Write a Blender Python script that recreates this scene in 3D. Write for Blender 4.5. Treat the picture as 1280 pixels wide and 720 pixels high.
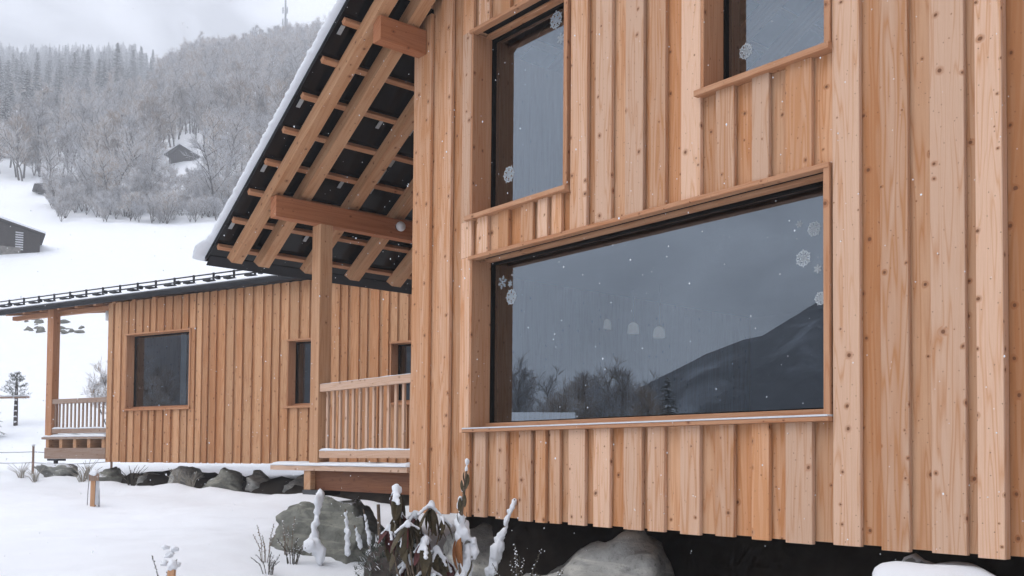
import bpy, bmesh, math, random
from mathutils import Vector, Matrix, noise, Euler
R = math.radians
for o in list(bpy.data.objects):
    bpy.data.objects.remove(o)
SC = bpy.context.scene
COL = SC.collection

# ------------------------------------------------------------------ camera
F_PX, YAW, PITCH, ROLL, CY = 1202.98, R(50.2554), R(1.8957), R(0.49316), 539.05
CAM = Vector((0, -5.4, 1.6))
_f = Vector((-math.sin(YAW)*math.cos(PITCH), math.cos(YAW)*math.cos(PITCH), math.sin(PITCH)))
_r = Vector((math.cos(YAW), math.sin(YAW), 0))
_u = _r.cross(_f)
CR = _r*math.cos(ROLL)+_u*math.sin(ROLL)
CU = -_r*math.sin(ROLL)+_u*math.cos(ROLL)
CF = _f
cam = bpy.data.cameras.new('camera')
cam_ob = bpy.data.objects.new('camera', cam)
COL.objects.link(cam_ob)
cam_ob.matrix_world = Matrix(((CR.x, CU.x, -CF.x, CAM.x), (CR.y, CU.y, -CF.y, CAM.y), (CR.z, CU.z, -CF.z, CAM.z), (0, 0, 0, 1)))
cam.sensor_width = 36
cam.lens = 36*F_PX/1280
cam.shift_y = (CY-360)/1280
cam.clip_start = .05
cam.clip_end = 5000
SC.camera = cam_ob

# ------------------------------------------------------------------ sky, sun, exposure
SUN_EL, SUN_AZ = R(52), R(205)      # azimuth clockwise from +Y
wd = bpy.data.worlds.new('World')
SC.world = wd
wd.use_nodes = True
wn, wl = wd.node_tree.nodes, wd.node_tree.links
wn.clear()
def wnode(t, **k):
    n = wn.new(t)
    for a, b in k.items():
        setattr(n, a, b)
    return n
sky = wnode('ShaderNodeTexSky', sky_type='NISHITA', sun_disc=False, sun_elevation=SUN_EL, sun_rotation=SUN_AZ, dust_density=3.0)
bg1 = wnode('ShaderNodeBackground'); bg1.inputs[1].default_value = .06
wl.new(sky.outputs[0], bg1.inputs[0])
tc = wnode('ShaderNodeTexCoord')
sep = wnode('ShaderNodeSeparateXYZ'); wl.new(tc.outputs['Generated'], sep.inputs[0])
mx = wnode('ShaderNodeMath', operation='MAXIMUM'); wl.new(sep.outputs[2], mx.inputs[0]); mx.inputs[1].default_value = 0
cie = wnode('ShaderNodeMath', operation='MULTIPLY_ADD'); wl.new(mx.outputs[0], cie.inputs[0]); cie.inputs[1].default_value = .76; cie.inputs[2].default_value = .27
mp = wnode('ShaderNodeMapping'); mp.inputs['Scale'].default_value = (1.6, 1.6, 3.4); wl.new(tc.outputs['Generated'], mp.inputs[0])
cn = wnode('ShaderNodeTexNoise'); cn.inputs['Scale'].default_value = 3.4; cn.inputs['Detail'].default_value = 4; cn.inputs['Roughness'].default_value = .5; cn.inputs['Distortion'].default_value = .5
wl.new(mp.outputs[0], cn.inputs['Vector'])
cr = wnode('ShaderNodeMapRange'); wl.new(cn.outputs[0], cr.inputs[0])
cr.inputs[1].default_value = .39; cr.inputs[2].default_value = .61; cr.inputs[3].default_value = .56; cr.inputs[4].default_value = 1.38
mul = wnode('ShaderNodeMath', operation='MULTIPLY'); wl.new(cie.outputs[0], mul.inputs[0]); wl.new(cr.outputs[0], mul.inputs[1])
bg2 = wnode('ShaderNodeBackground'); bg2.inputs[0].default_value = (.885, .915, 1.0, 1)
st = wnode('ShaderNodeMath', operation='MULTIPLY'); wl.new(mul.outputs[0], st.inputs[0]); st.inputs[1].default_value = 1.45
wl.new(st.outputs[0], bg2.inputs[1])
mixs = wnode('ShaderNodeMixShader'); mixs.inputs[0].default_value = .9
wl.new(bg1.outputs[0], mixs.inputs[1]); wl.new(bg2.outputs[0], mixs.inputs[2])
wo = wnode('ShaderNodeOutputWorld'); wl.new(mixs.outputs[0], wo.inputs[0])

sun = bpy.data.lights.new('sun', 'SUN')
sun.energy = 1.0; sun.angle = R(38); sun.color = (1, .96, .91)
sun_ob = bpy.data.objects.new('sun', sun); COL.objects.link(sun_ob)
_sd = Vector((math.sin(SUN_AZ)*math.cos(SUN_EL), math.cos(SUN_AZ)*math.cos(SUN_EL), math.sin(SUN_EL)))
sun_ob.rotation_euler = _sd.to_track_quat('Z', 'Y').to_euler()
sun_ob.location = (0, -20, 40)

SC.view_settings.view_transform = 'Standard'
SC.view_settings.look = 'None'
SC.view_settings.exposure = 0.66
SC.view_settings.gamma = 1
SC.render.engine = 'CYCLES'
cy = SC.cycles
cy.use_denoising = True
cy.max_bounces = 6; cy.diffuse_bounces = 2; cy.glossy_bounces = 3; cy.transparent_max_bounces = 10; cy.transmission_bounces = 4
cy.volume_bounces = 1
cy.use_adaptive_sampling = True; cy.adaptive_threshold = .03

# ------------------------------------------------------------------ pixel helpers (photo pixels, 1280x720)
def ray(x, y):
    return CR*((x-640)/F_PX)-CU*((y-CY)/F_PX)+CF
def onY(x, y, Y):
    d = ray(x, y); return CAM+d*((Y-CAM.y)/d.y)
def onX(x, y, X):
    d = ray(x, y); return CAM+d*((X-CAM.x)/d.x)
def at(x, y, depth):
    return CAM+ray(x, y)*depth

# ------------------------------------------------------------------ object helpers
WM = {}
MX = Matrix.Identity(4)
def lab(o, label=None, cat=None, group=None, kind=None):
    if label: o['label'] = label
    if cat: o['category'] = cat
    if group: o['group'] = group
    if kind: o['kind'] = kind
    return o
def attach(o, parent, m):
    WM[o.name] = m
    o.matrix_basis = m
    if parent is not None:
        o.parent = parent
        o.matrix_parent_inverse = WM[parent.name].inverted()
    COL.objects.link(o)
    return o
def empty(name, loc, label=None, cat=None, group=None):
    o = bpy.data.objects.new(name, None)
    o.empty_display_size = .2
    attach(o, None, MX @ Matrix.Translation(loc))
    return lab(o, label, cat, group)
def mk(name, verts, faces, mat, parent=None, m=None, idx=None, smooth=False):
    if isinstance(verts, bpy.types.Mesh):
        me = verts
    else:
        me = bpy.data.meshes.new(name)
        me.from_pydata([tuple(v) for v in verts], [], faces)
        for mm in (mat if isinstance(mat, (list, tuple)) else [mat]):
            me.materials.append(mm)
        if idx: me.polygons.foreach_set('material_index', idx)
        if smooth: me.polygons.foreach_set('use_smooth', [True]*len(me.polygons))
        me.update()
    o = bpy.data.objects.new(name, me)
    return attach(o, parent, MX @ (m if m is not None else Matrix.Identity(4)))
_cache = {}
def bar_mesh(name, w, t, L, mat, ch=.003):
    k = (round(w, 4), round(t, 4), round(L, 4), mat.name, ch)
    if k in _cache: return _cache[k]
    a, b = w/2, t/2
    c = min(ch, a*.4, b*.4)
    ring = [(-a+c, -b), (a-c, -b), (a, -b+c), (a, b-c), (a-c, b), (-a+c, b), (-a, b-c), (-a, -b+c)]
    v = [(x, y, 0) for x, y in ring]+[(x, y, L) for x, y in ring]
    f = [(i, (i+1) % 8, 8+(i+1) % 8, 8+i) for i in range(8)]+[tuple(range(7, -1, -1)), tuple(range(8, 16))]
    me = bpy.data.meshes.new(name); me.from_pydata(v, [], f); me.materials.append(mat); me.update()
    _cache[k] = me
    return me
def bar(name, p0, p1, w, t, mat, parent, side=(1, 0, 0), ch=.003):
    """a timber from p0 to p1 (axis), width w along side, thickness t across"""
    p0, p1 = Vector(p0), Vector(p1)
    z = (p1-p0); L = z.length; z.normalize()
    x = Vector(side); x = (x-z*x.dot(z)).normalized(); y = z.cross(x)
    m = Matrix(((x.x, y.x, z.x, p0.x), (x.y, y.y, z.y, p0.y), (x.z, y.z, z.z, p0.z), (0, 0, 0, 1)))
    return mk(name, bar_mesh(name, w, t, L, mat, ch), None, mat, parent, m)
def vbox(name, x0, x1, y0, y1, z0, z1, mat, parent, axis='z', ch=.003):
    """axis-aligned piece whose grain runs along axis"""
    if axis == 'z':
        return bar(name, ((x0+x1)/2, (y0+y1)/2, z0), ((x0+x1)/2, (y0+y1)/2, z1), x1-x0, y1-y0, mat, parent, (1, 0, 0), ch)
    if axis == 'x':
        return bar(name, (x0, (y0+y1)/2, (z0+z1)/2), (x1, (y0+y1)/2, (z0+z1)/2), y1-y0, z1-z0, mat, parent, (0, 1, 0), ch)
    return bar(name, ((x0+x1)/2, y0, (z0+z1)/2), ((x0+x1)/2, y1, (z0+z1)/2), x1-x0, z1-z0, mat, parent, (1, 0, 0), ch)
def nz(x, y, z=0.0):
    return noise.noise(Vector((x, y, z)))
def snow_bar(name, p0, p1, w, h, mat, parent, side=(1, 0, 0), n=None, rough=.35, seed=0.0, k=9, up=(0, 0, 1)):
    """a rounded ridge of snow lying along p0-p1"""
    p0, p1 = Vector(p0), Vector(p1)
    d = p1-p0; L = d.length; d.normalize()
    x = Vector(side); x = (x-d*x.dot(d)).normalized(); u = Vector(up); u = (u-d*u.dot(d)).normalized()
    n = n or max(4, int(L/.06))
    v, f = [], []
    for i in range(n+1):
        s = i/n
        p = p0+d*(L*s)
        e = min(1, min(s, 1-s)*L/(h*1.2)+.12); e = math.sqrt(e)
        hh = h*e*(1+rough*1.6*nz(s*L*3.1+seed, seed))
        ww = w*(.96+.10*nz(s*L*5+seed*2, 7.3))
        for j in range(k):
            a = math.pi*j/(k-1)
            cx = math.cos(a); sy = math.sin(a)
            r = 1+rough*.35*nz(s*L*8+seed, j*.8, seed)
            v.append(p-x*(ww/2*math.copysign(abs(cx)**.55, cx))+u*(hh*(sy**.7)*r if sy > 1e-6 else 0))
    for i in range(n):
        for j in range(k-1):
            a = i*k+j
            f.append((a, a+k, a+k+1, a+1))
        f.append((i*k+k-1, (i+1)*k+k-1, (i+1)*k, i*k))
    f.append(tuple(range(k))); f.append(tuple(range(n*k+k-1, n*k-1, -1)))
    return mk(name, v, f, mat, parent, smooth=True)
def tube(v, f, pts, rad, k=5, mi=None, m=0):
    """append a tapering tube along pts to vertex and face lists"""
    b = len(v)
    up = Vector((.31, .17, .93))
    for i, p in enumerate(pts):
        p = Vector(p)
        d = (Vector(pts[min(i+1, len(pts)-1)])-Vector(pts[max(i-1, 0)])).normalized()
        x = d.cross(up)
        if x.length < .05: x = d.cross(Vector((1, 0, 0)))
        x.normalize(); y = d.cross(x)
        r = rad[i] if isinstance(rad, (list, tuple)) else rad
        for j in range(k):
            a = 2*math.pi*j/k
            v.append(p+x*(r*math.cos(a))+y*(r*math.sin(a)))
    for i in range(len(pts)-1):
        for j in range(k):
            f.append((b+i*k+j, b+i*k+(j+1) % k, b+(i+1)*k+(j+1) % k, b+(i+1)*k+j))
            if mi is not None: mi.append(m)
    f.append(tuple(b+j for j in range(k-1, -1, -1))); f.append(tuple(b+(len(pts)-1)*k+j for j in range(k)))
    if mi is not None: mi += [m, m]
def blob(v, f, c, rx, ry, rz, seed=0.0, amp=.25, fr=1.5, sub=2, mi=None, m=0, rot=None):
    bm = bmesh.new(); bmesh.ops.create_icosphere(bm, subdivisions=sub, radius=1)
    b = len(v)
    for q in bm.verts:
        k = 1+amp*nz(q.co.x*fr+seed, q.co.y*fr-seed, q.co.z*fr+seed*.7)*1.6
        p = Vector((q.co.x*rx*k, q.co.y*ry*k, q.co.z*rz*k))
        if rot: p = rot @ p
        v.append(Vector(c)+p)
    bm.verts.index_update()
    for q in bm.faces:
        f.append(tuple(b+x.index for x in q.verts))
        if mi is not None: mi.append(m)
    bm.free()

def fuse(v, f, voxel, smooth=4):
    """melt overlapping lumps into one skin"""
    me = bpy.data.meshes.new('snow'); me.from_pydata([tuple(q) for q in v], [], f); me.update()
    o = bpy.data.objects.new('snow', me); COL.objects.link(o)
    a = o.modifiers.new('r', 'REMESH'); a.mode = 'VOXEL'; a.voxel_size = voxel
    c = o.modifiers.new('s', 'SMOOTH'); c.factor = .5; c.iterations = smooth
    bpy.context.view_layer.update()
    dg = bpy.context.evaluated_depsgraph_get()
    out = bpy.data.meshes.new_from_object(o.evaluated_get(dg))
    bpy.data.objects.remove(o); bpy.data.meshes.remove(me)
    out.materials.clear(); out.materials.append(M['snow'])
    out.polygons.foreach_set('use_smooth', [True]*len(out.polygons)); out.update()
    return out

# ------------------------------------------------------------------ materials
class NT:
    def __init__(s, name):
        s.m = bpy.data.materials.new(name); s.m.use_nodes = True
        s.t = s.m.node_tree; s.n = s.t.nodes; s.l = s.t.links
        s.p = s.n['Principled BSDF']
    def set(s, sock, v):
        if isinstance(v, bpy.types.NodeSocket): s.l.new(v, sock)
        elif v is not None: sock.default_value = v
    def node(s, t, ins=None, **k):
        n = s.n.new(t)
        for a, b in k.items(): setattr(n, a, b)
        for a, b in (ins or {}).items(): s.set(n.inputs[a], b)
        return n
    def math(s, op, a, b=None, c=None, clamp=False):
        n = s.node('ShaderNodeMath', operation=op, use_clamp=clamp)
        s.set(n.inputs[0], a)
        if b is not None: s.set(n.inputs[1], b)
        if c is not None: s.set(n.inputs[2], c)
        return n.outputs[0]
    def map(s, v, a, b, c, d, smooth=False):
        n = s.node('ShaderNodeMapRange', {0: v, 1: a, 2: b, 3: c, 4: d}, interpolation_type='SMOOTHSTEP' if smooth else 'LINEAR')
        return n.outputs[0]
    def mix(s, fac, a, b, blend='MIX'):
        n = s.node('ShaderNodeMix', data_type='RGBA', blend_type=blend)
        s.set(n.inputs[0], fac); s.set(n.inputs[6], a); s.set(n.inputs[7], b)
        return n.outputs[2]
    def noise(s, vec, scale, detail=3, rough=.5, dist=0):
        return s.node('ShaderNodeTexNoise', {'Vector': vec, 'Scale': scale, 'Detail': detail, 'Roughness': rough, 'Distortion': dist}).outputs[0]
    def bump(s, h, strength, dist):
        n = s.node('ShaderNodeBump', {'Strength': strength, 'Distance': dist, 'Height': h})
        s.l.new(n.outputs[0], s.p.inputs['Normal'])
    def out(s, col=None, rough=None, spec=.3):
        if col is not None: s.set(s.p.inputs['Base Color'], col)
        if rough is not None: s.set(s.p.inputs['Roughness'], rough)
        s.p.inputs['Specular IOR Level'].default_value = spec
        return s.m
def rgb(*c): return (c[0], c[1], c[2], 1)

def wood(name, pale, warm, knot=(.16, .062, .028), vary=.22, knots=1.0, grain=1.0):
    t = NT(name)
    oi = t.node('ShaderNodeObjectInfo')
    tcn = t.node('ShaderNodeTexCoord')
    off = t.node('ShaderNodeVectorMath', {0: (37.1, 11.7, 53.3)}, operation='SCALE'); t.l.new(oi.outputs['Random'], off.inputs['Scale'])
    p = t.node('ShaderNodeVectorMath', {0: tcn.outputs['Object'], 1: off.outputs[0]}, operation='ADD').outputs[0]
    sp = t.node('ShaderNodeSeparateXYZ', {0: p})
    uu = t.math('ADD', sp.outputs[0], t.math('MULTIPLY', sp.outputs[1], 1.37))
    wob = t.math('MULTIPLY', t.math('SUBTRACT', t.noise(p, 2.3, 2), .5), .12)
    u2 = t.math('ADD', uu, wob)
    kv = t.node('ShaderNodeCombineXYZ', {0: u2, 1: sp.outputs[2], 2: 0.0}).outputs[0]
    vo = t.node('ShaderNodeTexVoronoi', {'Vector': kv, 'Scale': 6.2, 'Randomness': 1.0}, voronoi_dimensions='2D')
    cs = t.node('ShaderNodeSeparateColor', {0: vo.outputs['Color']})
    rad = t.math('MULTIPLY', t.math('POWER', cs.outputs[0], 1.8), .090)
    rad = t.math('MULTIPLY', rad, t.map(cs.outputs[1], .22, .27, 0, 1))
    kd = t.math('DIVIDE', vo.outputs['Distance'], t.math('ADD', rad, .0015))
    kcore = t.math('MULTIPLY', t.map(kd, .72, 1.0, 1, 0, True), knots)
    khalo = t.math('MULTIPLY', t.map(kd, 1.0, 2.6, 1, 0, True), t.map(rad, 0.003, .02, 0, 1))
    # pin knots
    vo2 = t.node('ShaderNodeTexVoronoi', {'Vector': kv, 'Scale': 10.0}, voronoi_dimensions='2D')
    cs2 = t.node('ShaderNodeSeparateColor', {0: vo2.outputs['Color']})
    pin = t.math('MULTIPLY', t.map(vo2.outputs['Distance'], .026, .042, 1, 0, True), t.math('GREATER_THAN', cs2.outputs[0], .25))
    # growth lines, bent round the knots
    gv = t.node('ShaderNodeCombineXYZ', {0: t.math('MULTIPLY', uu, 9.0), 1: 0.0, 2: t.math('MULTIPLY', sp.outputs[2], .55)}).outputs[0]
    g = t.noise(gv, 1.0, 2, .45)
    ph = t.math('ADD', t.math('MULTIPLY', g, 19.0*grain), t.math('MULTIPLY', khalo, 1.6))
    ring = t.math('PINGPONG', ph, 1.0)
    ring = t.math('POWER', ring, 2.5)
    fv = t.node('ShaderNodeMapping', {'Vector': p, 'Scale': (1.0, 1.0, .02)}).outputs[0]
    fib = t.noise(fv, 240.0, 2, .6)
    tone = t.noise(t.node('ShaderNodeMapping', {'Vector': p, 'Scale': (3.0, 3.0, .16)}).outputs[0], 3.4, 3, .55)
    fac = t.math('ADD', t.math('MULTIPLY', ring, .80), t.math('MULTIPLY', t.math('SUBTRACT', tone, .5), 1.9))
    fac = t.math('ADD', fac, t.math('MULTIPLY', t.math('SUBTRACT', oi.outputs['Random'], .45), vary*2.4))
    fac = t.math('ADD', fac, .20, clamp=True)
    c = t.mix(fac, rgb(*pale), rgb(*warm))
    hs = t.node('ShaderNodeHueSaturation', {'Hue': .5, 'Saturation': 1.0, 'Color': c})
    rv = t.math('FRACT', t.math('MULTIPLY', oi.outputs['Random'], 17.31))
    t.l.new(t.map(rv, 0, 1, 1-vary*.42, 1+vary*.30), hs.inputs['Value'])
    c = t.mix(t.math('MULTIPLY', t.math('SUBTRACT', fib, .35), .5, clamp=True), hs.outputs[0], rgb(warm[0]*.72, warm[1]*.62, warm[2]*.55))
    c = t.mix(t.math('MULTIPLY', khalo, .5), c, rgb(warm[0]*.62, warm[1]*.5, warm[2]*.42))
    c = t.mix(t.math('MULTIPLY', kcore, .88), c, rgb(*knot))
    c = t.mix(t.math('MULTIPLY', pin, .72*knots), c, rgb(*knot))
    t.bump(t.math('ADD', t.math('MULTIPLY', fib, .6), t.math('MULTIPLY', ring, .5)), .25, .0015)
    return t.out(c, .62, .25)

M = {}
M['board'] = wood('larch_board', (.745, .485, .335), (.60, .285, .13), vary=.46)
M['under'] = wood('larch_under_board', (.69, .405, .24), (.55, .24, .098), vary=.42)
M['annex'] = wood('larch_annex_board', (.62, .345, .185), (.48, .21, .088), vary=.38)
M['beam'] = wood('spruce_beam', (.62, .36, .205), (.51, .25, .12), vary=.14, grain=.7)
M['trim'] = wood('larch_trim', (.56, .30, .17), (.47, .205, .095), vary=.12)
M['purlin'] = wood('shaded_red_brown_purlin', (.46, .185, .085), (.36, .13, .055), vary=.08, grain=.6)  # red-brown timber, with the shade under the roof put into its colour
M['pale'] = wood('pale_rail', (.70, .48, .35), (.60, .37, .245), vary=.14, knots=.7)
M['oldw'] = wood('grey_timber', (.40, .30, .24), (.32, .20, .14), vary=.15)
M['brown'] = wood('brown_beam', (.22, .085, .035), (.16, .055, .022), vary=.1)

def plain(name, col, rough=.6, spec=.3, nscale=8.0, amt=.2, metal=0):
    t = NT(name)
    tcn = t.node('ShaderNodeTexCoord')
    n = t.noise(tcn.outputs['Object'], nscale, 4, .6)
    c = t.mix(t.map(n, .3, .7, 0, 1), rgb(*[x*(1-amt) for x in col]), rgb(*[min(.95, x*(1+amt)) for x in col]))
    t.p.inputs['Metallic'].default_value = metal
    return t.out(c, rough, spec)
M['black'] = plain('black_metal', (.012, .013, .016), .35, .4, 5, .3)
M['gutter'] = plain('dark_metal_edge', (.013, .014, .017), .55, .25, 3, .25)
M['panel'] = plain('solar_panel_back', (.004, .004, .005), .22, .22, 2.5, .5)
M['clip'] = plain('grey_clip', (.36, .37, .37), .5, .4, 30, .15)
M['frame'] = plain('olive_window_frame', (.085, .062, .032), .45, .35, 12, .2)
M['bead'] = plain('dark_glazing_bead', (.035, .040, .025), .45, .35, 12, .2)
M['gap'] = plain('black_joint', (.006, .006, .006), .8, .1, 12, .1)
M['alu'] = plain('pale_sill_strip', (.70, .71, .74), .45, .5, 20, .08)
M['lampglass'] = plain('opal_glass', (.74, .75, .76), .3, .4, 5, .05)
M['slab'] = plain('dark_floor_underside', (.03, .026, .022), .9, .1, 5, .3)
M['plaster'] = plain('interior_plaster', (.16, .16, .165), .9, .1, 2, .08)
M['floorw'] = plain('interior_floor', (.22, .15, .10), .5, .3, 3, .2)
M['curtain'] = plain('white_curtain', (.86, .88, .90), .8, .2, 6, .04)
M['curtainb'] = plain('blue_curtain', (.25, .34, .42), .8, .2, 6, .1)
M['bark'] = plain('bark', (.075, .062, .055), .9, .1, 14, .4)
M['darkwood'] = plain('weathered_dark_planks', (.034, .025, .019), .9, .08, 6, .4)
M['stonewall'] = plain('barn_stone', (.20, .185, .165), .9, .2, 3, .45)
M['steel'] = plain('galvanised_steel', (.25, .26, .28), .5, .4, 2, .15, .4)
M['leaf'] = plain('brown_green_leaf', (.075, .058, .030), .6, .3, 22, .55)
M['leafr'] = plain('wine_red_leaf', (.105, .030, .028), .6, .3, 22, .45)
M['leafo'] = plain('rust_orange_leaf', (.38, .16, .06), .65, .3, 18, .35)
M['stem'] = plain('dry_stem', (.17, .125, .09), .85, .15, 25, .35)
M['seed'] = plain('dark_seed_head', (.07, .06, .045), .85, .15, 60, .5)
M['grass'] = plain('frosted_dry_grass', (.34, .31, .26), .85, .15, 25, .35)
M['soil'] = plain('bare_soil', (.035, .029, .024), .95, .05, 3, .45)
M['wire'] = plain('fence_wire', (.28, .28, .30), .6, .3, 8, .1)
M['needles'] = plain('spruce_needles', (.040, .055, .040), .8, .2, 3, .4)
M['film'] = plain('plastic_sleeve', (.55, .55, .57), .4, .4, 12, .1)

def snow_mat(name, tint=(.86, .875, .905)):
    t = NT(name)
    tcn = t.node('ShaderNodeTexCoord')
    a = t.noise(tcn.outputs['Object'], 2.2, 4, .55)
    b = t.noise(tcn.outputs['Object'], 55.0, 3, .6)
    c = t.mix(t.map(a, .3, .7, 0, 1), rgb(*[x*.96 for x in tint]), rgb(*tint))
    t.bump(t.math('ADD', t.math('MULTIPLY', a, 1.0), t.math('MULTIPLY', b, .10)), .35, .03)
    return t.out(c, .75, .2)
M['snow'] = snow_mat('snow')
M['frost'] = plain('frosted_twigs', (.56, .57, .60), .85, .1, 5, .15)

def rock_mat(name, base, snow_amt):
    t = NT(name)
    tcn = t.node('ShaderNodeTexCoord'); geo = t.node('ShaderNodeNewGeometry')
    oi = t.node('ShaderNodeObjectInfo')
    p = t.node('ShaderNodeVectorMath', {0: tcn.outputs['Object']}, operation='ADD')
    t.l.new(oi.outputs['Random'], p.inputs[1]); p = p.outputs[0]
    a = t.noise(p, 2.6, 6, .65, .6); b = t.noise(p, 22, 5, .7); 
    band = t.noise(t.node('ShaderNodeMapping', {'Vector': p, 'Scale': (1.2, 3.0, 9.0), 'Rotation': (.5, .7, .3)}).outputs[0], 1.4, 5, .6, .8)
    c = t.mix(t.map(a, .32, .68, 0, 1), rgb(*[x*.55 for x in base]), rgb(*[x*1.35 for x in base]))
    c = t.mix(t.math('MULTIPLY', t.map(band, .48, .66, 0, 1), .6), c, rgb(base[0]*1.9, base[1]*1.85, base[2]*1.75))
    c = t.mix(t.map(b, .56, .72, 0, .55), c, rgb(.045, .048, .035))
    if snow_amt > 0:
        nzv = t.node('ShaderNodeSeparateXYZ', {0: geo.outputs['Normal']}).outputs[2]
        s = t.math('ADD', nzv, t.math('MULTIPLY', t.math('SUBTRACT', t.noise(p, 5.0, 5, .65), .5), 1.1))
        c = t.mix(t.map(s, 1.08-snow_amt, 1.18-snow_amt, 0, 1), c, rgb(.84, .86, .89))
    t.bump(t.math('ADD', t.math('MULTIPLY', a, 1.0), t.math('MULTIPLY', b, .35)), .7, .05)
    return t.out(c, .85, .2)
M['rock'] = rock_mat('boulder_grey', (.34, .335, .315), 0)
M['rocks'] = rock_mat('boulder_snowy', (.24, .24, .22), .46)
M['rockd'] = rock_mat('boulder_dusted', (.19, .19, .165), .14)

def glass_mat(name, ior, tint):
    t = NT(name)
    for n in list(t.n):
        if n.type == 'BSDF_PRINCIPLED': t.n.remove(n)
    fr = t.node('ShaderNodeFresnel', {'IOR': ior})
    gl = t.node('ShaderNodeBsdfGlossy', {'Color': (.80, .90, 1.0, 1), 'Roughness': 0.0})
    tr = t.node('ShaderNodeBsdfTransparent', {'Color': rgb(*tint)})
    mi = t.node('ShaderNodeMixShader', {0: fr.outputs[0], 1: tr.outputs[0], 2: gl.outputs[0]})
    out = [n for n in t.n if n.type == 'OUTPUT_MATERIAL'][0]
    t.l.new(mi.outputs[0], out.inputs[0])
    return t.m
M['glass2'] = glass_mat('clear_annex_glass', 2.8, (.97, .98, .98))
M['glass'] = glass_mat('coated_glass', 3.1, (.90, .93, .93))

def sticker_mat():
    t = NT('white_sticker')
    return t.out(rgb(.62, .68, .72), .6, .2)
M['sticker'] = sticker_mat()
def glow_mat():
    t = NT('glowing_pendant_shade')
    t.p.inputs['Emission Color'].default_value = (1, .97, .92, 1); t.p.inputs['Emission Strength'].default_value = .06  # weak glow added so the white shades show in the dim room
    return t.out(rgb(.8, .8, .78), .5, .3)
M['pendant'] = glow_mat()

# ------------------------------------------------------------------ terrain
A2 = Vector((CF.x, CF.y)).normalized(); B2 = Vector((A2.y, -A2.x))
PROF = [(-900, -14), (-60, -3.0), (-8, -.05), (3, 0), (6, .10), (9, .40), (11, .56), (20, 1.06), (26, 1.34), (30, 1.6), (36, 3.2), (105, 28.4)]
def lerp_prof(d):
    for (a, x), (b, y) in zip(PROF, PROF[1:]):
        if d <= b:
            s = (d-a)/(b-a); return x+(y-x)*s
    return PROF[-1][1]
def sstep(a, b, x):
    x = max(0, min(1, (x-a)/(b-a))); return x*x*(3-2*x)
ANX = (-20.789, .899, R(19.6))
def hgt(X, Y, fine=True):
    q = Vector((X-CAM.x, Y-CAM.y)); d = q.dot(A2); l = q.dot(B2)
    if d <= 105:
        z = (lerp_prof(d-1.2)+2*lerp_prof(d)+lerp_prof(d+1.2))/4 if d > -20 else lerp_prof(d)
    else:
        t = l/d
        w = sstep(-.40, -.33, t)
        sr = .485+.22*max(0, min(.35, t+.36))
        zr = 28.4+sr*(min(d, 345)-105)-.12*max(0, d-345)
        zl = 28.4+.447*(min(d, 640)-105)+.0*max(0, d-640)
        z = zl*(1-w)+zr*w
        z += (4.0*nz(X*.018, Y*.018)+1.2*nz(X*.06, Y*.06))*min(1, (d-105)/60)
    if d > 24:
        z += .9*nz(X*.045+3, Y*.045)*min(1, (d-24)/40)
        if 92 < d < 125:
            z += .5*nz(X*.22, Y*.22)
    if fine:
        r2 = (X+9)**2+(Y+1)**2
        if r2 < 2000:
            z += .10*nz(X*.42, Y*.42, 2.2)+.055*nz(X*1.5, Y*1.0, 5.1)+.024*nz(X*4.6, Y*3.2, 1.0)
            la = (X-ANX[0])*math.cos(ANX[2])+(Y-ANX[1])*math.sin(ANX[2]); lb = -(X-ANX[0])*math.sin(ANX[2])+(Y-ANX[1])*math.cos(ANX[2])
            if -4 < la < 9: z += (.14+.08*nz(la*1.7, 2.0))*math.exp(-((lb+.55)/.42)**2)
    return z
def axis(lo, hi, f0, f1, fine, grow):
    xs = [f0+i*fine for i in range(int((f1-f0)/fine)+1)]
    s, x = fine, xs[-1]
    while x < hi:
        s *= grow; x += s; xs.append(min(x, hi))
    s, x = fine, f0
    while x > lo:
        s *= grow; x -= s; xs.insert(0, max(x, lo))
    return xs
xs = axis(-820, 420, -26, 2, .13, 1.07)
ys = axis(-560, 720, -9, 9, .13, 1.07)
nv = len(xs)
gv = [(x, y, hgt(x, y)) for y in ys for x in xs]
gf = [(j*nv+i, j*nv+i+1, (j+1)*nv+i+1, (j+1)*nv+i) for j in range(len(ys)-1) for i in range(nv-1)]
lab(mk('snow_ground', gv, gf, M['snow'], smooth=True), kind='structure')

# a dry, snow-free strip of soil under the house
sv, sf = [], []
sxs = [-8.3+.2*i for i in range(50)]; sys_ = [.10+.2*i for i in range(46)]
for j, y in enumerate(sys_):
    for i, x in enumerate(sxs):
        edge = min(i, j, 49-i, 45-j)
        yb = .22+.5*sstep(-7.0, -6.0, x)
        bank = 1.15*sstep(yb, yb+.8, y+.12*nz(x*1.1, 6.0))*sstep(-8.25, -8.0, x)  # bank up to the floor, added to keep the crawl space dark
        z0 = hgt(x, y)
        sv.append((x+.1*nz(x*2, y*2, 9), y+(.14*nz(x*1.9, 3.3) if j == 0 else 0), max(z0, min(1.125, z0+bank*1.1))+(.035+.03*nz(x*3, y*3) if edge else -.04)))
for j in range(45):
    for i in range(49):
        sf.append((j*50+i, j*50+i+1, (j+1)*50+i+1, (j+1)*50+i))
lab(mk('soil_under_house', sv, sf, M['soil'], smooth=True), kind='structure')

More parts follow.
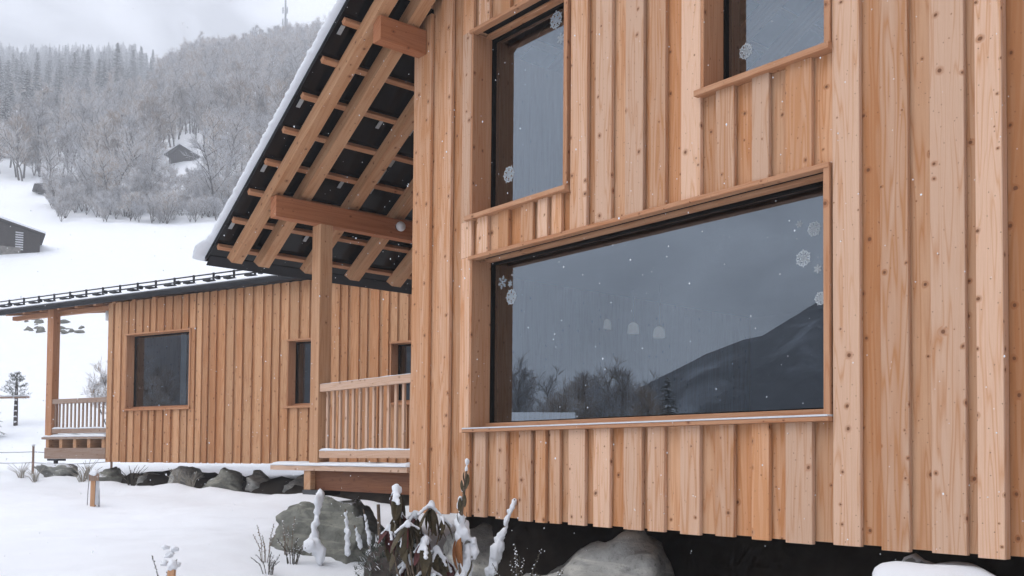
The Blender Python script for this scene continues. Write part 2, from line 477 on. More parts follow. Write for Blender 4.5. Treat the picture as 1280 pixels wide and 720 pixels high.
# the mountain across the valley, seen mirrored in the panes
mv, mf = [], []
na, nr = 140, 26
for i in range(na):
    az = R(-70+150*i/(na-1))          # left of -Y
    el = max(1.5, min(14.5, 6.1+.46*(40.8-math.degrees(az))))+.45*nz(i*.21, 2.0)+.22*nz(i*.7, 5.0)+.12*nz(i*1.9, 7.0)
    for j in range(nr):
        s = j/(nr-1)
        dist = 75+85*s
        zz = -6+(math.tan(R(max(.4, el)))*160+6)*s**.9+(3*nz(i*.4, j*.7)+1.6*nz(i*1.3, j*1.9))*(s*(1-s)*4)
        mv.append((-math.sin(az)*dist, 5.4-math.cos(az)*dist, zz))
for i in range(na-1):
    for j in range(nr-1):
        mf.append((i*nr+j, (i+1)*nr+j, (i+1)*nr+j+1, i*nr+j+1))
def mount_mat():
    t = NT('wooded_mountain')
    p = t.node('ShaderNodeTexCoord').outputs['Object']
    a = t.noise(p, .09, 6, .7, .4); c2 = t.noise(p, .9, 4, .7)
    c = t.mix(t.map(c2, .35, .65, 0, 1), rgb(.030, .034, .042), rgb(.085, .092, .105))
    c = t.mix(t.map(a, .54, .70, 0, .75), c, rgb(.34, .36, .40))
    return t.out(c, .95, .05)
M['mount'] = mount_mat()
lab(mk('mountain', mv, mf, M['mount'], smooth=True), kind='structure')
# ------------------------------------------------------------------ rectangles minus openings
def subtract(rects, hole):
    out = []
    hx0, hx1, hz0, hz1 = hole
    for x0, x1, z0, z1 in rects:
        if x1 <= hx0 or x0 >= hx1 or z1 <= hz0 or z0 >= hz1:
            out.append((x0, x1, z0, z1)); continue
        if z0 < hz0: out.append((x0, x1, z0, hz0))
        if z1 > hz1: out.append((x0, x1, hz1, z1))
        a, b = max(z0, hz0), min(z1, hz1)
        if x0 < hx0: out.append((x0, hx0, a, b))
        if x1 > hx1: out.append((hx1, x1, a, b))
    return [q for q in out if q[1]-q[0] > .012 and q[3]-q[2] > .02]
def window(parent, x0, x1, z0, z1, sill0, sill1, strip=False, dep=.233, tr=.045, glass='glass'):
    """recessed timber-lined window: opening x0..x1, z0..z1 in the wall frame, wall face at y=0"""
    g = dep
    fv, ff = [], []
    def bx(a, b, c, d, e, h):
        k = len(fv)
        fv.extend([(a, c, e), (b, c, e), (b, d, e), (a, d, e), (a, c, h), (b, c, h), (b, d, h), (a, d, h)])
        ff.extend([(k, k+3, k+2, k+1), (k+4, k+5, k+6, k+7), (k, k+1, k+5, k+4), (k+1, k+2, k+6, k+5), (k+2, k+3, k+7, k+6), (k+3, k, k+4, k+7)])
    o_ = .028; i_ = .016
    xa, xb, za, zb = x0-o_, x1+o_, z0-.004, z1+o_
    xc, xd, zc, zd = x0+i_, x1-i_, z0+.062, z1-i_
    ya, yb = g+.001, g+.075
    for yy in (ya, yb):
        fv.extend([(xa, yy, za), (xb, yy, za), (xb, yy, zb), (xa, yy, zb), (xc, yy, zc), (xd, yy, zc), (xd, yy, zd), (xc, yy, zd)])
    for i in range(4):
        j = (i+1) % 4
        ff.extend([(i, j, 4+j, 4+i), (8+i, 12+i, 12+j, 8+j), (4+i, 4+j, 12+j, 12+i), (i, 8+i, 8+j, j)])
    w = mk('window', fv, ff, M['gap'], parent)
    gy = g+.022
    mk('pane', [(xc-.006, gy, zc-.006), (xd+.006, gy, zc-.006), (xd+.006, gy, zd+.006), (xc-.006, gy, zd+.006)], [(0, 1, 2, 3)], M[glass], w)
    vbox('jamb', x0-.028, x0, .004, dep, z0, z1, M['trim'], w)
    vbox('jamb', x1, x1+tr, -.014, dep, z0, z1, M['trim'], w)
    vbox('bottom_rail', x0, x1, dep-.05, dep+.02, z0+.002, z0+.05, M['trim'], w, 'x')
    # head: front trim, blind slot, inner strip
    vbox('head_trim', x0-.028, x1+tr, -.022, .055, z1, z1+.034, M['trim'], w, 'x')
    vbox('blind_slot', x0+.03, x1-.02, .056, .158, z1+.028, z1+.05, M['gap'], w, 'x')
    vbox('head_strip', x0, x1, .159, dep, z1+.003, z1+.03, M['trim'], w, 'x')
    s = vbox('sill', sill0, sill1, -.045, dep-.051, z0-.042, z0-(.012 if strip else 0), M['trim'], w, 'x')
    if strip: vbox('sill_strip', sill0+.004, sill1-.004, -.048, dep-.05, z0-.011, z0+.001, M['alu'], w, 'x', .001)
    return w

# ------------------------------------------------------------------ main house
ZB = 1.103                       # lower edge of the cladding
SL = .5839                       # roof slope
def zr(X): return 4.003+SL*(X+11.227)      # underside of the rafters
HX0, HX1, HY1 = -8.10, 1.7, 9.2
RIDGE = -3.2
def ztop(X): return zr(X)+.17 if X < RIDGE else zr(2*RIDGE-X)+.17
house = empty('timber_house', (-4, 1, ZB), 'large larch clad house with big picture window, nearest building', 'house')
X1 = lambda px, py: onY(px, py, 0).x
W1 = (X1(588.7, 400), X1(1030.3, 300), 1.922, 3.49)
W2 = (X1(590.4, 130), X1(705.3, 130), 3.905, onY(591, 42, 0).z)
W3 = (X1(879, 100), X1(1031, 30), 4.286, 6.10)
EDGE = [511.7,533,545.7,559.3,573,586,592.5,606,619.5,632.3,648,663,669,681,687,699,710,730.7,741.5,762,779,801.7,809,829.8,849.6,874,894,917,939.6,961,981.7,1015,1041,1075,1101,1136,1164,1207.5,1222,1256]
XE = [X1(e, 600) for e in EDGE]
pairs = [(XE[i], XE[i+1]) for i in range(0, len(XE), 2)]
rng = random.Random(4)
x = pairs[-1][1]+.125
while x < HX1-.2:
    w = rng.uniform(.13, .20); pairs.append((x, x+w)); x += w+rng.uniform(.09, .15)
holes = []
for W in (W1, W2, W3):
    holes.append((W[0]-.028, W[1]+.045, W[2]-.042, W[3]+.034))
# wall core with openings
cv, cf = [], []
def slab_rects(rects, y0, y1, v, f):
    for a, b, c, d in rects:
        k = len(v)
        v.extend([(a, y0, c), (b, y0, c), (b, y1, c), (a, y1, c), (a, y0, d), (b, y0, d), (b, y1, d), (a, y1, d)])
        f.extend([(k, k+3, k+2, k+1), (k+4, k+5, k+6, k+7), (k, k+1, k+5, k+4), (k+1, k+2, k+6, k+5), (k+2, k+3, k+7, k+6), (k+3, k, k+4, k+7)])
rects = []
for i in range(60):
    a, b = HX0+.03+i*(HX1-HX0-.06)/60, HX0+.03+(i+1)*(HX1-HX0-.06)/60
    rects.append((a, b, ZB+.03, min(ztop(a), ztop(b))-.02))
for h in holes:
    rects = subtract(rects, (h[0]-.0, h[1], h[2], h[3]))
slab_rects(rects, .0915, .46, cv, cf)
wall = mk('wall', cv, cf, M['under'], house)
def cut_boards(x0, x1, y0, y1, mat, lo, seed):
    rs = [(x0, x1, lo, ztop((x0+x1)/2)-.01)]
    for h in holes:
        rs = subtract(rs, h)
    for a, b, c, d in rs:
        vbox('board', a, b, y0, y1, c+.001, d-.001, mat, wall, 'z', .0035)
for i, (a, b) in enumerate(pairs):
    j = rng.uniform(-.003, .003)
    if i == len(pairs)-0: break
    thick = .040
    if a > -2.47 and b < -2.3:
        cut_boards(a, b, -.004, .066, M['board'], ZB-.004, i)
    else:
        cut_boards(a, b, j, j+thick-.002, M['board'], ZB+rng.uniform(-.006, .004), i)
    if i+1 < len(pairs):
        c = pairs[i+1][0]
        cut_boards(b-.028, c+.028, .0415+(.028 if b > -2.4 else 0), .060+(.028 if b > -2.4 else 0), M['under'], ZB+.012+rng.uniform(-.004, .004), i+.5)
for W, s0, s1 in ((W1, X1(582, 536), X1(1040, 522)), (W2, X1(584.2, 272), X1(710.5, 236)), (W3, X1(872, 118), X1(1040, 56))):
    window(house, *W, s0, s1, W is W1)

# other walls, floors, inside faces
def quadbox(name, a, b, c, d, e, h, mat, parent):
    v, f = [], []
    slab_rects([(a, b, e, h)], c, d, v, f)
    return mk(name, v, f, mat, parent)
quadbox('side_wall', HX0+.001, HX0+.3, .462, HY1, ZB, zr(HX0)+.1, M['under'], house)
quadbox('side_wall', HX1-.3, HX1-.001, .462, HY1, ZB, ztop(HX1)-.05, M['under'], house)
quadbox('back_wall', HX0+.301, HX1-.301, HY1-.3, HY1-.002, ZB+.2, 6.2, M['plaster'], house)
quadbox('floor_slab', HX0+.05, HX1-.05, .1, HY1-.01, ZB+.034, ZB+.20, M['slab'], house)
quadbox('floor', HX0+.302, HX1-.302, .47, HY1-.302, ZB+.202, ZB+.23, M['floorw'], house)
quadbox('upper_floor', HX0+.302, HX1-.302, .463, HY1-.302, 3.56, 3.84, M['plaster'], house)
quadbox('partition_wall', -5.0, -4.9, 2.6, HY1-.303, 3.85, 6.1, M['plaster'], house)
quadbox('partition_wall', HX0+.303, HX1-.303, 5.2, 5.3, ZB+.232, 3.558, M['plaster'], house)

# ------------------------------------------------------------------ main roof
roof_y0, roof_y1 = -.765, HY1+.6
cs, sn = math.cos(math.atan(SL)), math.sin(math.atan(SL))
up_r = Vector((-sn, 0, cs)); al_r = Vector((cs, 0, sn))
def rp(X, y, h): # point above rafter underside by h measured square to the roof
    return Vector((X, y, zr(X)))+up_r*h
XE0, XTOP = -11.43, RIDGE
RT = .15
rv_, rf_ = [], []
for (X, hh) in ((XE0, RT+.095), (XTOP, RT+.095), (XTOP, RT+.125), (XE0, RT+.125)):
    rv_.append(rp(X, roof_y0+.004, hh)); rv_.append(rp(X, roof_y1, hh))
rf_ = [(0, 1, 3, 2), (2, 3, 5, 4), (4, 5, 7, 6), (6, 7, 1, 0), (0, 2, 4, 6), (1, 7, 5, 3)]
roof = mk('roof', rv_, rf_, M['gutter'], house)
rys = [(-.57, .13), (-.22, .14), (.42, .14)]
y = 1.08
while y < roof_y1-.2:
    rys.append((y, .14)); y += .66
for k, (y0, wy) in enumerate(rys):
    a, b = rp(-11.235, y0+wy/2, RT/2), rp(XTOP, y0+wy/2, RT/2)
    # plumb-cut lower end
    L = (b-a).length
    h2 = RT/2
    t = h2*sn/cs
    v = []
    for s, e in ((0, -1), (0, 1)):
        pass
    me = []
    yy = wy/2
    v = [(-yy, -h2, -t), (yy, -h2, -t), (yy, h2, t), (-yy, h2, t), (-yy, -h2, L), (yy, -h2, L), (yy, h2, L), (-yy, h2, L)]
    # local axes: x -> world y, y -> roof normal, z -> up the slope
    m = Matrix(((0, up_r.x, al_r.x, a.x), (1, 0, 0, a.y), (0, up_r.z, al_r.z, a.z), (0, 0, 0, 1)))
    vv = [Vector(q) for q in v]
    for q in vv:
        if q.z < L-.001:   # make the end vertical
            q.z = -q.y*SL
    mk('rafter', vv, [(3, 2, 1, 0), (4, 5, 6, 7), (0, 1, 5, 4), (1, 2, 6, 5), (2, 3, 7, 6), (3, 0, 4, 7)], M['beam'], roof, m)
bxs = [-11.15]
while bxs[-1] < XTOP-.5:
    bxs.append(bxs[-1]+.425)
for X in bxs:
    p = rp(X, -.73, RT+.028); q = rp(X, roof_y1-.05, RT+.028)
    bar('batten', p, q, .062, .052, M['trim'], roof, tuple(al_r))
# dark panels, one per batten bay, with overlaps
def slab(name, X0, X1_, y0, y1, h0a, h0b, th, mat, parent):
    v = [rp(X0, y0, h0a), rp(X1_, y0, h0b), rp(X1_, y1, h0b), rp(X0, y1, h0a), rp(X0, y0, h0a+th), rp(X1_, y0, h0b+th), rp(X1_, y1, h0b+th), rp(X0, y1, h0a+th)]
    return mk(name, v, [(0, 3, 2, 1), (4, 5, 6, 7), (0, 1, 5, 4), (1, 2, 6, 5), (2, 3, 7, 6), (3, 0, 4, 7)], mat, parent)
pcols = [roof_y0, .59, 1.94, 3.3, 4.65, 6.0, roof_y1]
for c in range(len(pcols)-1):
    X = XE0
    k = 0
    while X < XTOP-.2:
        Xn = min((XE0+.29+.85*(k+1)) if True else 0, XTOP)
        slab('solar_panel', X, Xn+(.02 if Xn < XTOP else 0), pcols[c]+.003, pcols[c+1]-.003, RT+.058, RT+.072, .012, M['panel'], roof)
        X = Xn; k += 1
clipn = 0
for i, X in enumerate(bxs[:14]):
    for yy in ((-.70, .28) if i % 2 else (-.34, .72)):
        if i % 2 == 0 and yy == -.34 and i > 12: continue
        pp = rp(X-.05, yy, RT+.038)
        bar('panel_clip', pp-al_r*.11, pp, .045, .006, M['clip'], roof, (0, 1, 0), .001)
for X0_ in (-10.0, -9.15, -8.3):
    bar('cable_duct', rp(X0_, .70, RT+.04), rp(X0_+.36, .70, RT+.04), .03, .02, M['clip'], roof, (0, 1, 0), .002)
# eave edge strip and gutter line
slab('eave_strip', XE0-.035, XE0+.10, roof_y0+.02, roof_y1-.02, RT+.030, RT+.050, .006, M['gutter'], roof)
# snow lying on the roof: swollen, lumpy verge and eave lip
sv, sf = [], []
NS, NK = 320, 14
Ls = (XTOP-XE0)/cs
prof = [(.02, -.012), (-.022, -.012), (-.05, .015), (-.062, .055), (-.055, .095), (-.03, .13), (.0, .15), (.10, .162), (.35, .168), (.9, .17), (2.5, .17), (5.0, .17), (8.0, .17), (roof_y1-roof_y0, .17)]
for i in range(NS+1):
    s = (i/NS)**1.0*Ls
    X = XE0+s*cs
    e = 1-.55*math.exp(-(s/.12)**2)
    jag = 1+.22*nz(s*4.0, 1.0)+.50*nz(s*16.0, 4.0)+1.6*math.exp(-((s-.10)/.16)**2)
    for j, (dy, hh) in enumerate(prof):
        ov = dy*jag if dy < 0 else dy
        hh2 = hh*e*(1+.12*nz(s*4+j, j*.7)) if hh > 0 else hh
        sv.append(rp(X-(.06 if i == 0 else 0), roof_y0+ov, RT+.126+hh2*.52))
for i in range(NS):
    for j in range(NK-1):
        a = i*NK+j
        sf.append((a, a+1, a+NK+1, a+NK))
sf.append(tuple(range(NK-1, -1, -1)))
mk('roof_snow', sv, sf, M['snow'], roof, smooth=True)
# far slope of the roof
rv2 = []
for X, hh in ((XTOP, RT+.095), (2*RIDGE-XE0, RT+.095)):
    z = zr(XTOP)-SL*(X-XTOP)
    for yy in (roof_y0, roof_y1):
        for th in (0, .2):
            rv2.append((X, yy, z+hh/cs+th))
mk('roof_far_slope', rv2, [(0, 2, 6, 4), (1, 5, 7, 3), (0, 1, 3, 2), (4, 6, 7, 5), (0, 4, 5, 1), (2, 3, 7, 6)], M['gutter'], house)
# purlins
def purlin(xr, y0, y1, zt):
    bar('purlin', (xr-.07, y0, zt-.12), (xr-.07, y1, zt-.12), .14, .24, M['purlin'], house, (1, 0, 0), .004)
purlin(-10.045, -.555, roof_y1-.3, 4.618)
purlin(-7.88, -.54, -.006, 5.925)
# porch post
pw = X1(386.8, 540), X1(397.0, 540)
vbox('post', pw[0], pw[1], .0, .16, 1.575, 4.376, M['beam'], house, 'z', .004)
bar('post', (-10.12, 5.0, 1.5), (-10.12, 5.0, 4.376), .17, .17, M['pale'], house, (1, 0, 0), .004)
# deck
deck = vbox('deck', -11.17, -8.105, -.03, .40, 1.492, 1.548, M['pale'], house, 'x')
for k in range(1, 14):
    vbox('plank', -11.15, -8.11, .40+(k-1)*.15+.006, .40+k*.15, 1.50, 1.545, M['pale'], deck, 'x')
vbox('deck_beam', -8.115, -10.14, .30, .42, 1.272, 1.49, M['brown'], deck, 'x') if False else vbox('deck_beam', -10.17, -8.108, .06, .18, 1.268, 1.490, M['brown'], deck, 'x')
vbox('deck_joist', -10.33, -10.172, -.004, 2.3, 1.268, 1.490, M['beam'], deck, 'y')
vbox('deck_joist', -8.60, -8.45, .19, 2.3, 1.272, 1.490, M['brown'], deck, 'y')
vbox('foot_plate', -10.33, -9.86, -.02, .22, 1.212, 1.266, M['black'], deck, 'x')
vbox('foot_pin', -10.10, -10.03, .05, .12, 1.06, 1.212, M['black'], deck, 'z')
snow_bar('deck_snow', (-11.18, .165, 1.549), (-8.108, .165, 1.549), .42, .045, M['snow'], deck, (0, 1, 0), 70, .25, 3.0)
# railing
rail = vbox('railing', pw[1]-.005+.016, -8.102, .015, .065, 2.408, 2.495, M['pale'], house, 'x')
vbox('lower_rail', pw[1]+.012, -8.102, .015, .065, 1.640, 1.722, M['pale'], rail, 'x')
snow_bar('rail_snow', (pw[1]+.01, .05, 1.722), (-8.105, .05, 1.722), .075, .022, M['snow'], rail, (0, 1, 0), 60, .5, 8.0)
snow_bar('rail_snow', (pw[1]+.01, .04, 2.4955), (-8.105, .04, 2.4955), .05, .006, M['snow'], rail, (0, 1, 0), 40, .6, 5.0)
bl = [396.5+.0, 413.5, 421.5, 429.5, 437.0, 445.3, 453.0, 461.0, 470.0, 479.0, 487.5, 497.0, 506.5]
for k in range(13):
    X = -9.93+(9.93-8.19)*k/12
    vbox('baluster', X-.022, X+.022, .066, .092, 1.68, 2.44, M['pale'], rail, 'z', .002)
# round lamp under the eave
lp = onX(498, 284, -10.045)
lamp = empty('porch_lamp', (lp.x, lp.y, lp.z), 'small round white lamp fixed to the porch purlin', 'lamp')
v, f = [], []
blob(v, f, (lp.x+.055, lp.y, lp.z), .05, .062, .062, 0, 0, 1, 3)
mk('globe', v, f, M['lampglass'], lamp, smooth=True)
v, f = [], []
tube(v, f, [(lp.x+.001, lp.y, lp.z), (lp.x+.03, lp.y, lp.z)], .045, 14)
mk('base', v, f, M['black'], lamp)
# pendants in the room
for k, (px, py, w_) in enumerate(((757, 405, 'leftmost'), (791.5, 410, 'middle'), (824, 415, 'rightmost'))):
    P = onY(px, py, 2.5)
    t = empty('pendant_lamp', P, 'small white bell pendant lamp inside the big window, %s of three' % w_, 'lamp', 'pendant lamps behind the picture window')
    v, f = [], []
    tube(v, f, [P+Vector((0, 0, -.062)), P+Vector((0, 0, -.02)), P+Vector((0, 0, .03)), P+Vector((0, 0, .052)), P+Vector((0, 0, .064))], [.066, .064, .056, .036, .012], 18)
    mk('shade', v, f, M['pendant'], t, smooth=True)
    v, f = [], []
    tube(v, f, [P+Vector((0, 0, .064)), Vector((P.x, P.y, 3.558))], .004, 5)
    mk('cord', v, f, M['black'], t)
# snowflake stickers on the panes
def flake(px, py, dia, kind, label):
    Yg = .233+.022-.003
    P = onY(px, py, Yg)
    v, f = [], []
    r = dia/2
    def strip(a, b, w):
        a, b = Vector(a), Vector(b); d = (b-a).normalized(); n = Vector((-d.y, d.x))*w/2
        k = len(v)
        for q in (a-n, b-n, b+n, a+n):
            v.append((P.x+q.x, Yg, P.z+q.y)); 
        for q in (a-n, b-n, b+n, a+n):
            v.append((P.x+q.x, Yg+.001, P.z+q.y))
        f.extend([(k, k+1, k+2, k+3), (k+7, k+6, k+5, k+4), (k, k+4, k+5, k+1), (k+1, k+5, k+6, k+2), (k+2, k+6, k+7, k+3), (k+3, k+7, k+4, k)])
    pol = lambda a, q: (q*math.cos(a), q*math.sin(a))
    w = dia*.055
    for i in range(6):
        a = i*math.pi/3+.26*(px % 3)
        strip(pol(a, 0), pol(a, r), w)
        for q, l in ((.45, .30), (.68, .26)):
            for s in (-1, 1):
                e = Vector(pol(a, r*q))+Vector(pol(a+s*1.05, r*l))
                strip(pol(a, r*q), e, w*.8)
        if kind > 0:
            strip(pol(a, r*.40), pol(a+math.pi/3, r*.40), w)
        if kind > 1:
            strip(pol(a, r*.66), pol(a+math.pi/6, r*.86), w*.9); strip(pol(a+math.pi/3, r*.66), pol(a+math.pi/6, r*.86), w*.9)
            strip(pol(a, r*.22), pol(a+math.pi/3, r*.22), w)
    o = mk('snowflake_sticker', v, f, M['sticker'])
    return lab(o, label, 'sticker', 'snowflake stickers on the window panes')
flake(1004, 323, .125, 2, 'largest white snowflake sticker at right side of big window')
flake(1017.5, 286, .11, 2, 'second largest snowflake sticker near top right of big window')
flake(999, 280, .055, 1, 'tiny snowflake sticker left of a large one, top right of big window')
flake(1022, 336, .065, 1, 'small snowflake sticker just below right of the largest one')
flake(1026, 373, .10, 2, 'lowest snowflake sticker at right edge of big window')
flake(628, 353, .13, 0, 'thin star sticker at left edge of big window')
flake(637.5, 354.5, .07, 1, 'small round snowflake sticker at upper left of big window')
flake(639, 371, .16, 2, 'lowest of three snowflake stickers at left of big window')
flake(695, 25, .17, 2, 'large snowflake sticker at top right of upper left window')
flake(701, 48, .10, 1, 'small snowflake sticker below another in upper left window')
flake(636, 218, .17, 2, 'snowflake sticker near bottom left of upper left window')
flake(932, 64, .125, 2, 'snowflake sticker at bottom left of upper right window')

# ------------------------------------------------------------------ annex behind, turned 19.6 degrees
TH = R(19.6)
PA = at(131.5, 576, 20.0); PA.z = 0
DXA = Vector((math.cos(TH), math.sin(TH), 0)); DNA = Vector((-math.sin(TH), math.cos(TH), 0))
def ax(px, py, off=0.0):
    d = ray(px, py); t = ((PA-CAM).dot(DNA)+off)/d.dot(DNA); P = CAM+d*t
    return Vector(((P-PA).dot(DXA), off, P.z))
MX = Matrix.Translation(PA) @ Matrix.Rotation(TH, 4, 'Z')
ann = empty('timber_annex', (4, 1, 1.55), 'long low larch clad annex with snow guard rails behind the porch', 'house')
AB, AT, AX1 = 1.548, 4.86, 9.1
AW = []
a = ax(161, 460).x, ax(236.5, 460).x
AW.append((ax(157.5, 460).x, ax(236.3, 460).x, 2.640, 4.150))
AW.append((ax(360, 460).x, ax(411, 460).x, 2.600, 3.775))
AW.append((ax(488.5, 460).x, ax(488.5, 460).x+.95, 2.60, 3.600))
holes = [(W[0]-.028, W[1]+.045, W[2]-.042, W[3]+.034) for W in AW]
rects = [(.03, AX1, AB+.03, AT)]
for h in holes: rects = subtract(rects, h)
v, f = [], []
slab_rects(rects, .052, .42, v, f)
awall = mk('wall', v, f, M['annex'], ann)
aedge = [133.5]
x = 0.0
rng = random.Random(11)
apairs = []
while x < AX1-.1:
    w = rng.uniform(.115, .185); apairs.append((x, x+w)); x += w+rng.uniform(.055, .095)
for i, (a, b) in enumerate(apairs):
    rs = [(a, b, AB+rng.uniform(-.004, .004), AT)]
    for h in holes: rs = subtract(rs, h)
    for q in rs: vbox('board', q[0], q[1], 0, .034, q[2]+.001, q[3]-.001, M['annex'], awall)
    if i+1 < len(apairs):
        rs = [(b-.025, apairs[i+1][0]+.025, AB+.008, AT)]
        for h in holes: rs = subtract(rs, h)
        for q in rs: vbox('board', q[0], q[1], .0348, .051, q[2]+.001, q[3]-.001, M['annex'], awall)
for W in AW:
    window(ann, *W, W[0]-.05, W[1]+.06, dep=.20, tr=.04, glass='glass2')
quadbox('floor_slab', .05, AX1, .43, 5.6, AB+.05, AB+.22, M['slab'], ann)
quadbox('back_wall', .05, AX1, 5.4, 5.6, AB+.22, 5.3, M['plaster'], ann)
quadbox('side_wall', .031, .3, .421, 5.4, AB+.0, AT, M['annex'], ann)
quadbox('side_wall', AX1-.3, AX1-.001, .421, 5.4, AB+.0, AT, M['annex'], ann)
quadbox('partition_wall', .32, AX1-.31, 3.2, 3.3, AB+.23, 4.8, M['plaster'], ann)
# curtains behind the panes
def curtain(x0, x1, z0, z1, y, mat, n=5):
    v, f = [], []
    k = n*6
    for i in range(k+1):
        xx = x0+(x1-x0)*i/k; yy = y+.02*math.sin(i*math.pi*2/6)
        v += [(xx, yy, z0), (xx, yy, z1)]
    for i in range(k): f.append((i*2, i*2+2, i*2+3, i*2+1))
    return mk('curtain', v, f, mat, None, smooth=True)
W = AW[0]
P = ax(229, 460, .26).x
lab(curtain(P-.075, P+.085, W[2], W[3], .262, M['curtain'], 3), 'narrow white curtain at right inside the left annex window', 'curtain')
W = AW[1]
lab(curtain(W[0]+.55, W[0]+.95, W[2], W[3], .275, M['curtainb'], 4), 'blue grey curtain inside the annex window behind the porch post', 'curtain')
# annex roof
EX0, EX1, OH = -5.2, AX1+.2, .14
rv_ = []
def arp(x, y, h): return Vector((x, y, AT+.06+.17*(y+OH)+h))
for x_ in (EX0, EX1):
    for y_, h in ((-OH, 0), (6.0, 0), (6.0, .05), (-OH, .05)):
        rv_.append(arp(x_, y_, h))
aroof = mk('roof', rv_, [(0, 1, 2, 3), (7, 6, 5, 4), (0, 4, 5, 1), (1, 5, 6, 2), (2, 6, 7, 3), (3, 7, 4, 0)], M['gutter'], ann)
vbox('gutter', EX0, EX1, -OH-.075, -OH-.002, AT-.015, AT+.085, M['gutter'], aroof, 'x', .02)
sv, sf = [], []
NSX = 150
prof = [(.03, 0), (-.004, .004), (-.012, .03), (.0, .05), (.06, .075), (.3, .10), (1.0, .12), (3.0, .12), (6.1, .12)]
for i in range(NSX+1):
    xx = EX0+(EX1-EX0)*i/NSX
    for j, (dy, h) in enumerate(prof):
        sv.append(arp(xx, -OH+dy, .052+h*.62*(1+.3*nz(xx*2.1, j*.6, 4))))
k = len(prof)
for i in range(NSX):
    for j in range(k-1):
        sf.append((i*k+j, i*k+j+1, (i+1)*k+j+1, (i+1)*k+j))
mk('roof_snow', sv, sf, M['snow'], aroof, smooth=True)
# snow guard: two rails on brackets, plus small snow hooks
for hh in (.195, .275):
    v, f = [], []
    tube(v, f, [(EX0+.05, .20, arp(0, .20, 0).z+hh), (EX1-.1, .20, arp(0, .20, 0).z+hh)], .015, 8)
    mk('guard_rail', v, f, M['black'], aroof, smooth=True)
n = 26
for i in range(n):
    xx = EX0+.25+(EX1-EX0-.5)*i/(n-1)
    z0 = arp(xx, .2, 0).z
    vbox('guard_bracket', xx-.022, xx+.022, .185, .215, z0+.05, z0+.295, M['black'], aroof, 'z', .004)
    vbox('guard_bracket', xx-.08, xx+.08, .0, .19, z0+.10, z0+.135, M['black'], aroof, 'x', .01)
    if i < n-1 and i % 2 == 0:
        vbox('snow_hook', xx+.30, xx+.36, -.03, .05, z0+.10, z0+.17, M['black'], aroof, 'x', .01)
# annex porch at its left end
ph = ax(57, 500).x, ax(69, 500).x
vbox('post', ph[0], ph[1]-.13, 0, .17, 2.05, AT+.02, M['trim'], ann, 'z', .004)
bar('purlin', (-3.6, .2, AT-.05), (.025, .2, AT-.05), .12, .09, M['trim'], ann, (0, 1, 0))
for k in range(9):
    bar('rafter', (-3.5+k*.62, -.05, AT+.02), (-3.5+k*.62, 5.8, AT+.02+.17*5.8), .09, .08, M['trim'], ann, (1, 0, 0))
v, f = [], []
tube(v, f, [(-.32, .25, AT-.10), (-.32, .25, AT-.30)], .07, 12)
lab(mk('soffit_lamp', v, f, M['lampglass'], None, smooth=True), 'small white cylinder lamp under the annex porch ceiling', 'lamp')
adk = vbox('deck', -2.13, -.004, -.04, .5, 2.03, 2.075, M['oldw'], ann, 'x')
for k in range(1, 14):
    vbox('plank', -2.12, -.006, .5+(k-1)*.16+.006, .5+k*.16, 2.035, 2.072, M['oldw'], adk, 'x')
vbox('deck_beam', -2.06, -.004, -.01, .13, 1.610, 1.845, M['oldw'], adk, 'x')
for k in range(5):
    xx = -1.98+k*.475
    vbox('deck_joist', xx-.05, xx+.05, 0.0, 2.5, 1.848, 2.028, M['beam'], adk, 'y')
vbox('deck_beam', -2.06, -.01, .30, .42, 1.85, 2.026, M['brown'], adk, 'x') if False else None
vbox('foot_plate', -1.97, -1.6, 0, .2, 1.565, 1.608, M['black'], adk, 'x')
vbox('foot_pin', -1.83, -1.75, .06, .12, 1.40, 1.565, M['black'], adk, 'z')
snow_bar('deck_snow', (-2.12, .2, 2.076), (-.01, .2, 2.076), .46, .075, M['snow'], adk, (0, 1, 0), 60, .25, 2.0)
ar = vbox('railing', ph[1]-.14, -.003, .02, .07, 2.80, 2.905, M['oldw'], ann, 'x')
vbox('lower_rail', ph[1]-.14, -.003, .02, .07, 2.16, 2.255, M['oldw'], ar, 'x')
for k in range(14):
    xx = ph[1]-.09+(-.04-ph[1]+.05)*k/13
    vbox('baluster', xx-.024, xx+.024, .071, .095, 2.19, 2.84, M['oldw'], ar, 'z', .002)
snow_bar('rail_snow', (ph[1]-.13, .055, 2.256), (-.01, .055, 2.256), .08, .03, M['snow'], ar, (0, 1, 0), 40, .4, 8.0)
MX = Matrix.Identity(4)
